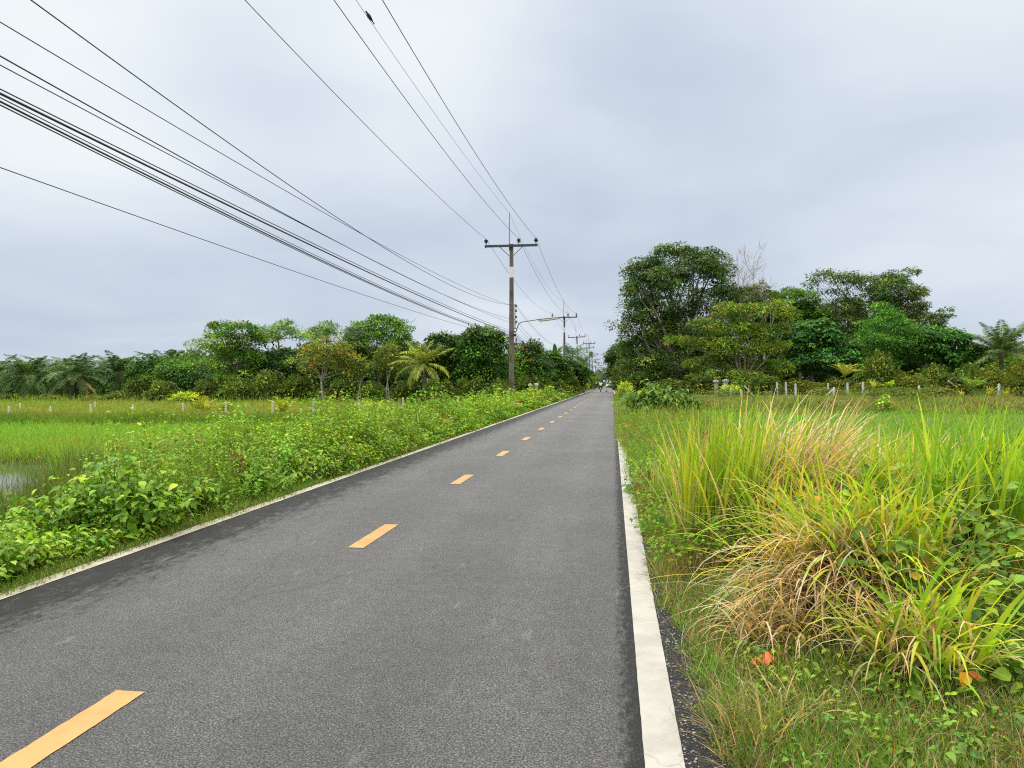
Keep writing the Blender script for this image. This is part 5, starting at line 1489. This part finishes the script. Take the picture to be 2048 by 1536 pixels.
bush('leafy_bush', 'tall lime weed growing on the near face of the bank', 1768, 800, 1.1, .35, .2, 14, 9, [(.22, .42, .05)], [1], 317, d=42, hi=False, group=None)
# ================================================================== POSTS, GATES, VEHICLES
POSTW = plain('whitewashed_concrete', (.56, .56, .53), .8, noise=.25, scale=9)
POSTG = plain('grey_concrete', (.34, .34, .32), .85, noise=.25, scale=9)


def post_mesh(h, w, m):
    mb = MB().box((0, 0, h / 2 - .3), (w, w, h + .6), taper=.86)
    mb.box((0, 0, h + .01), (w * .8, w * .8, .03), taper=.6)
    for z in (.35, .65, .92):
        if z < h - .05:
            mb.box((0, -w / 2 - .004, z), (w * .3, .02, .03))
    return mb


def post(label, px, d, top, w=.11, mat=None, lean=0.0, group='white posts on the dyke', base=None):
    X, Y, g = place(px, d)
    if base is not None:
        g = zat(base, d)
    h = zat(top, d) - g
    o = post_mesh(h, w, mat).obj('fence_post', mat or POSTW)
    o.location = (X, Y, g); o.rotation_euler = (0, math.radians(lean), AL)
    return tag(o, label, 'post', group)


GL2 = 'white posts on the dyke'
for px, d, top, lab in [(18, 36, 814, 'white dyke post at the picture edge above the pond'), (40, 44, 807, 'small white post far behind the picture edge post'), (101, 37, 814, 'white dyke post second from the picture edge'),
                        (181, 36, 810, 'white dyke post before the brown skirted oil palm'), (190, 46, 806, 'tiny post tip beyond the brown skirted oil palm post'), (266, 40, 810, 'short white post in brownish grass before the round dark tree'),
                        (366, 40, 807, 'white post just before the young palm near the lime shrub'), (452, 36.5, 804, 'tall white post in front of the lime shrub'), (545, 36, 803, 'tall white post beside the splayed young palm'),
                        (627, 37, 799, 'white post below the pale forked trunk'), (718, 40, 800, 'short post beside the faint young palm'), (806, 38, 796, 'white post at the edge of the roadside weeds')]:
    post(lab, px, d, top, .09, group=GL2)
post('slim white post half buried in the roadside bushes', 916, 33, 793, .12, group=GL2)


def pillar(name, label, px, d, top, w, capw, mat, group):
    X, Y, g = place(px, d)
    h = zat(top, d) - g
    root = thing(name, label, 'gate post', (X, Y, g), AL, group)
    MB().box((0, 0, h / 2 - .25), (w, w, h + .3)).obj('shaft', mat, root)
    MB().box((0, 0, h - .07), (capw, capw, .14), taper=.92).box((0, 0, h + .01), (capw * .7, capw * .7, .06), taper=.4).box((0, 0, h - .17), (capw * .75, capw * .75, .06)).obj('cap', mat, root)
    return root


WHITEG = plain('cream_wall_paint', (.58, .54, .48), .7, noise=.12)
pillar('gate_post', 'cream gate post with a wide cap, the one nearer the lamp pole', 1060, 58, 768, .17, .34, WHITEG, 'capped cream gate posts')
pillar('gate_post', 'cream gate post with a wide cap, the one nearer the road', 1073, 58, 767, .17, .34, WHITEG, 'capped cream gate posts')
pillar('gate_pillar', 'slim grey gate pillar with a flat cap', 1432, 59, 760.5, .20, .40, POSTG, 'capped grey gate pillars')
pillar('gate_pillar', 'thick grey gate pillar with a flat cap', 1451, 60, 759.5, .30, .44, POSTG, 'capped grey gate pillars')

GR2 = 'slim concrete posts along the bank'
for px, d, top, base, w, lean, lab in [
    (1445, 59, 771, 788, .10, 0, 'thin post standing between the two grey gate pillars'), (1462, 55, 775, 797, .12, 0, 'short post just past the thick grey gate pillar'), (1482, 52, 780, 806, .12, 0, 'post before the fallen strut, nearest to the straw clump'),
    (1555, 59, 765, 793, .13, -3, 'white leaning post, first of the trio under the yellow green tree'), (1572.5, 59, 765, 794, .13, -2, 'middle post of the trio under the yellow green tree'), (1591.5, 57, 768, 797, .13, -1, 'last post of the trio under the yellow green tree'),
    (1657, 60, 767, 788, .11, -3, 'tall one of the two posts with the leaning strut'), (1668, 56, 775, 793, .14, 0, 'short post held by the leaning strut'), (1695, 59, 766, 791, .13, 0, 'white post between the strutted pair and the spiky lime plant'),
    (1726, 59, 765, 791, .13, 0, 'white post beside the spiky lime plant'), (1838, 56, 772, 790, .14, 0, 'stubby post alone on the bank past the lime leaf'), (1898, 60, 770, 782, .1, 0, 'little post behind the fallen one'), (1997.5, 52, 768, 800, .13, 1, 'lone tall post amid the yellow ornamental plants')]:
    post(lab, px, d, top, w, POSTW, lean, GR2, base)


def strut(label, a, b, d, w=.1):
    Xa, Ya = at(a[0], d); Xb, Yb = at(b[0], d)
    pa = np.array([Xa, Ya, zat(a[1], d)]); pb = np.array([Xb, Yb, zat(b[1], d)])
    mid = (pa + pb) / 2
    dv = Vector(pb - pa); ln = dv.length
    o = MB().box((0, 0, 0), (w, w, ln), taper=.9).box((0, -w / 2 - .004, ln * .2), (w * .3, .02, .03)).obj('leaning_post', POSTW)
    o.location = mid; o.rotation_euler = dv.to_track_quat('Z', 'Y').to_euler()
    return tag(o, label, 'post', 'tilted concrete posts along the bank')


strut('tilted post falling away from the grey gate pillars', (1489, 772), (1508, 793), 56)
strut('slanting strut propped against the short post', (1652, 791), (1669, 777), 55.5, .09)
strut('fallen post sloping beside the arching young palm', (1897, 762), (1914, 776), 57)

# pale boundary wall by the road far off
X, Y = at(1196, 178)
wl = thing('boundary_wall', 'pale pinkish boundary wall by the far end of the road', 'wall', (-6.6, 178, 0))
MB().box((0, 9, .95), (.2, 22, 1.9)).obj('panel', plain('pale_pink_wall', (.50, .36, .29), .8), wl)
for k in range(5):
    MB().box((0.02, -2 + 5.5 * k, 1.05), (.3, .3, 2.15)).obj('pier', WHITEG, wl)
MB().box((0, 9, 1.95), (.28, 22, .1)).obj('coping', WHITEG, wl)

# ---- car
def build_car(loc, rz):
    c = thing('car', 'white car coming along the far end of the road', 'car', loc, rz)
    body = plain('white_car_paint', (.78, .79, .80), .25, noise=.02)
    dark = plain('car_glass', (.02, .03, .035), .08)
    tyre = plain('tyre_rubber', (.02, .02, .02), .85)
    mb = MB()
    # stations along y (front = -y): half width, sill, waist height
    st = [(-2.15, .70, .38, .62), (-2.0, .82, .26, .74), (-1.3, .88, .22, .90), (-.6, .89, .22, .98), (.9, .89, .22, 1.0), (1.7, .87, .26, .98), (2.1, .78, .36, .86)]
    v = []
    for y, w, z0, z1 in st:
        v += [(-w, y, z0), (-w * 1.0, y, (z0 + z1) / 2), (-w * .94, y, z1), (w * .94, y, z1), (w, y, (z0 + z1) / 2), (w, y, z0)]
    f = []
    for i in range(len(st) - 1):
        for j in range(6):
            k = (j + 1) % 6
            f.append([i * 6 + j, i * 6 + k, i * 6 + 6 + k, i * 6 + 6 + j])
    mb.add(v, f); mb.add(v[:6], [list(range(6))]); mb.add(v[-6:], [list(range(6))])
    mb.obj('body', body, c)
    cab = [(-.75, .80, .97), (-.05, .66, 1.46), (.9, .66, 1.48), (1.75, .74, .98)]
    v = []
    for y, w, z in cab:
        v += [(-w, y, z), (w, y, z)]
    for y, w, z in cab:
        v += [(-.82, y, .95), (.82, y, .95)]
    f = [[0, 1, 3, 2], [4, 5, 7, 6], [2, 3, 5, 4], [0, 2, 10, 8], [2, 4, 12, 10], [4, 6, 14, 12], [1, 9, 11, 3], [3, 11, 13, 5], [5, 13, 15, 7]]
    MB().add(v, f).obj('glasshouse', dark, c)
    MB().box((0, .42, 1.475), (1.34, 1.0, .05), taper=.9).obj('roof', body, c)
    for s in (-1, 1):
        MB().box((s * .6, -2.06, .66), (.34, .12, .14)).obj('headlight', plain('headlight', (.7, .72, .75), .1), c)
        MB().box((s * .98, -.55, 1.02), (.18, .1, .12)).obj('mirror', body, c)
        for y in (-1.35, 1.3):
            w = MB().lathe([(0, -.1), (.31, -.1), (.33, -.06), (.33, .06), (.31, .1), (0, .1)], (0, 0, 0), 16, axis=0).obj('wheel', tyre, c)
            w.location = (s * .80, y, .33)
            MB().lathe([(0, -.115), (.19, -.11), (.2, -.1)] if s < 0 else [(.2, .1), (.19, .11), (0, .115)], (0, 0, 0), 12, axis=0).obj('rim', GALV, w)
    MB().box((0, -2.14, .48), (.9, .06, .16)).obj('grille', dark, c)
    MB().box((0, -2.17, .40), (.36, .02, .11)).obj('number_plate', WHITEPAINT, c)
    return c


Xc, Yc = at(1219, 225)
build_car((-.95, 205, 0.004), 0)

# ---- motorcycle and rider (riding away, seen from behind)
def skin_body(name, pts, edges, radii, mat, parent, sub=1, root=0):
    me = bpy.data.meshes.new(name)
    me.from_pydata(pts, edges, [])
    o = bpy.data.objects.new(name, me); COL.objects.link(o)
    o.parent = parent
    sk = o.modifiers.new('skin', 'SKIN')
    for v, r in zip(me.skin_vertices[0].data, radii):
        v.radius = (r, r) if not hasattr(r, '__len__') else r
    me.skin_vertices[0].data[root].use_root = True
    sm = o.modifiers.new('sub', 'SUBSURF'); sm.levels = sub; sm.render_levels = sub
    me.materials.append(mat)
    return o


mx, my = -1.85, 112.0
bk = thing('motorcycle', 'small red brown motorcycle ridden along the road away from view', 'motorcycle', (mx, my, .004))
RED = plain('dark_red_plastic', (.20, .03, .03), .35)
BLK = plain('black_rubber', (.018, .018, .018), .8)
for y, nm in ((-.62, 'wheel'), (.62, 'wheel')):
    w = MB()
    th = np.linspace(0, 2 * math.pi, 25)
    w.tube(np.stack([np.zeros(25), .26 * np.cos(th), .26 * np.sin(th)], -1), .045, 8, cap=False)
    o = w.obj('wheel', BLK, bk, True); o.location = (0, y, .305)
    r = MB()
    for k in range(6):
        a = k * math.pi / 3
        r.tube([(0, 0, 0), (0, .22 * math.cos(a), .22 * math.sin(a))], .012, 5)
    r.lathe([(0, -.06), (.05, -.05), (.05, .05), (0, .06)], (0, 0, 0), 10, axis=0).obj('rim', GALV, o)
loft(MB(), [((0, -.86, .72), .05, .05), ((0, -.6, .70), .13, .12), ((0, -.2, .62), .14, .16), ((0, .2, .52), .12, .14), ((0, .42, .75), .17, .22), ((0, .5, .98), .12, .1)], 10).obj('bodywork', RED, bk, True)
loft(MB(), [((0, -.72, .80), .09, .03), ((0, -.4, .81), .13, .045), ((0, .1, .77), .10, .04)], 10).obj('seat', BLK, bk, True)
MB().tube([(-.34, .36, 1.02), (-.12, .5, 1.04), (.12, .5, 1.04), (.34, .36, 1.02)], .018, 6).obj('handlebar', BLK, bk)
MB().tube([(0, .62, .3), (0, .48, .95)], .04, 8).obj('fork', GALV, bk)
MB().tube([(.13, -.75, .42), (.13, .1, .34)], [.05, .035], 8).obj('exhaust', GALV, bk)
MB().box((0, -.88, .74), (.16, .05, .08)).obj('tail_light', plain('red_lens', (.55, .02, .02), .2), bk)
MB().box((0, -.90, .56), (.2, .02, .16)).obj('number_plate', WHITEPAINT, bk)
for s in (-1, 1):
    MB().tube([(s * .2, .42, 1.06), (s * .27, .40, 1.24)], .008, 5).lathe([(0, -.01), (.055, -.01), (.055, .01), (0, .01)], (s * .28, .40, 1.28), 10, axis=1).obj('mirror', BLK, bk)

pn = thing('person', 'rider in a white shirt and dark helmet sitting on the motorcycle', 'person', (mx, my, .004))
SKINM = plain('skin', (.30, .17, .11), .6, noise=.05)
pts = [(0, -.28, .93), (0, -.24, 1.12), (0, -.18, 1.34), (0, -.14, 1.45), (0, -.11, 1.55), (0, -.09, 1.68),
       (-.20, -.16, 1.38), (-.32, .04, 1.18), (-.33, .30, 1.07), (-.33, .37, 1.05), (.20, -.16, 1.38), (.32, .04, 1.18), (.33, .30, 1.07), (.33, .37, 1.05),
       (-.13, -.22, .88), (-.22, .18, .80), (-.20, .08, .42), (-.20, .22, .33), (.13, -.22, .88), (.22, .18, .80), (.20, .08, .42), (.20, .22, .33)]
ed = [(0, 1), (1, 2), (2, 3), (3, 4), (4, 5), (2, 6), (6, 7), (7, 8), (8, 9), (2, 10), (10, 11), (11, 12), (12, 13), (0, 14), (14, 15), (15, 16), (16, 17), (0, 18), (18, 19), (19, 20), (20, 21)]
rad = [.15, .14, .17, .07, .06, .09, .075, .055, .04, .042, .075, .055, .04, .042, .105, .085, .06, .045, .105, .085, .06, .045]
skin_body('body', pts, ed, rad, SKINM, pn, 1)
tpts = [pts[0], pts[1], pts[2], pts[6], (-.27, -.05, 1.27), pts[10], (.27, -.05, 1.27)]
skin_body('shirt', tpts, [(0, 1), (1, 2), (2, 3), (3, 4), (2, 5), (5, 6)], [.19, .175, .20, .10, .085, .10, .085], plain('white_shirt', (.75, .75, .74), .8, noise=.05), pn, 1)
lp = [(0, -.28, .92)] + [pts[i] for i in (14, 15, 16, 18, 19, 20)]
skin_body('trousers', lp, [(0, 1), (1, 2), (2, 3), (0, 4), (4, 5), (5, 6)], [.175, .125, .105, .08, .125, .105, .08], plain('dark_trousers', (.03, .03, .04), .85), pn, 1)
MB().lathe([(.10, -.10), (.135, -.06), (.145, .02), (.125, .09), (.07, .135), (0, .15)], (0, -.09, 1.69), 14).obj('helmet', plain('black_helmet', (.02, .02, .022), .25), pn, True)
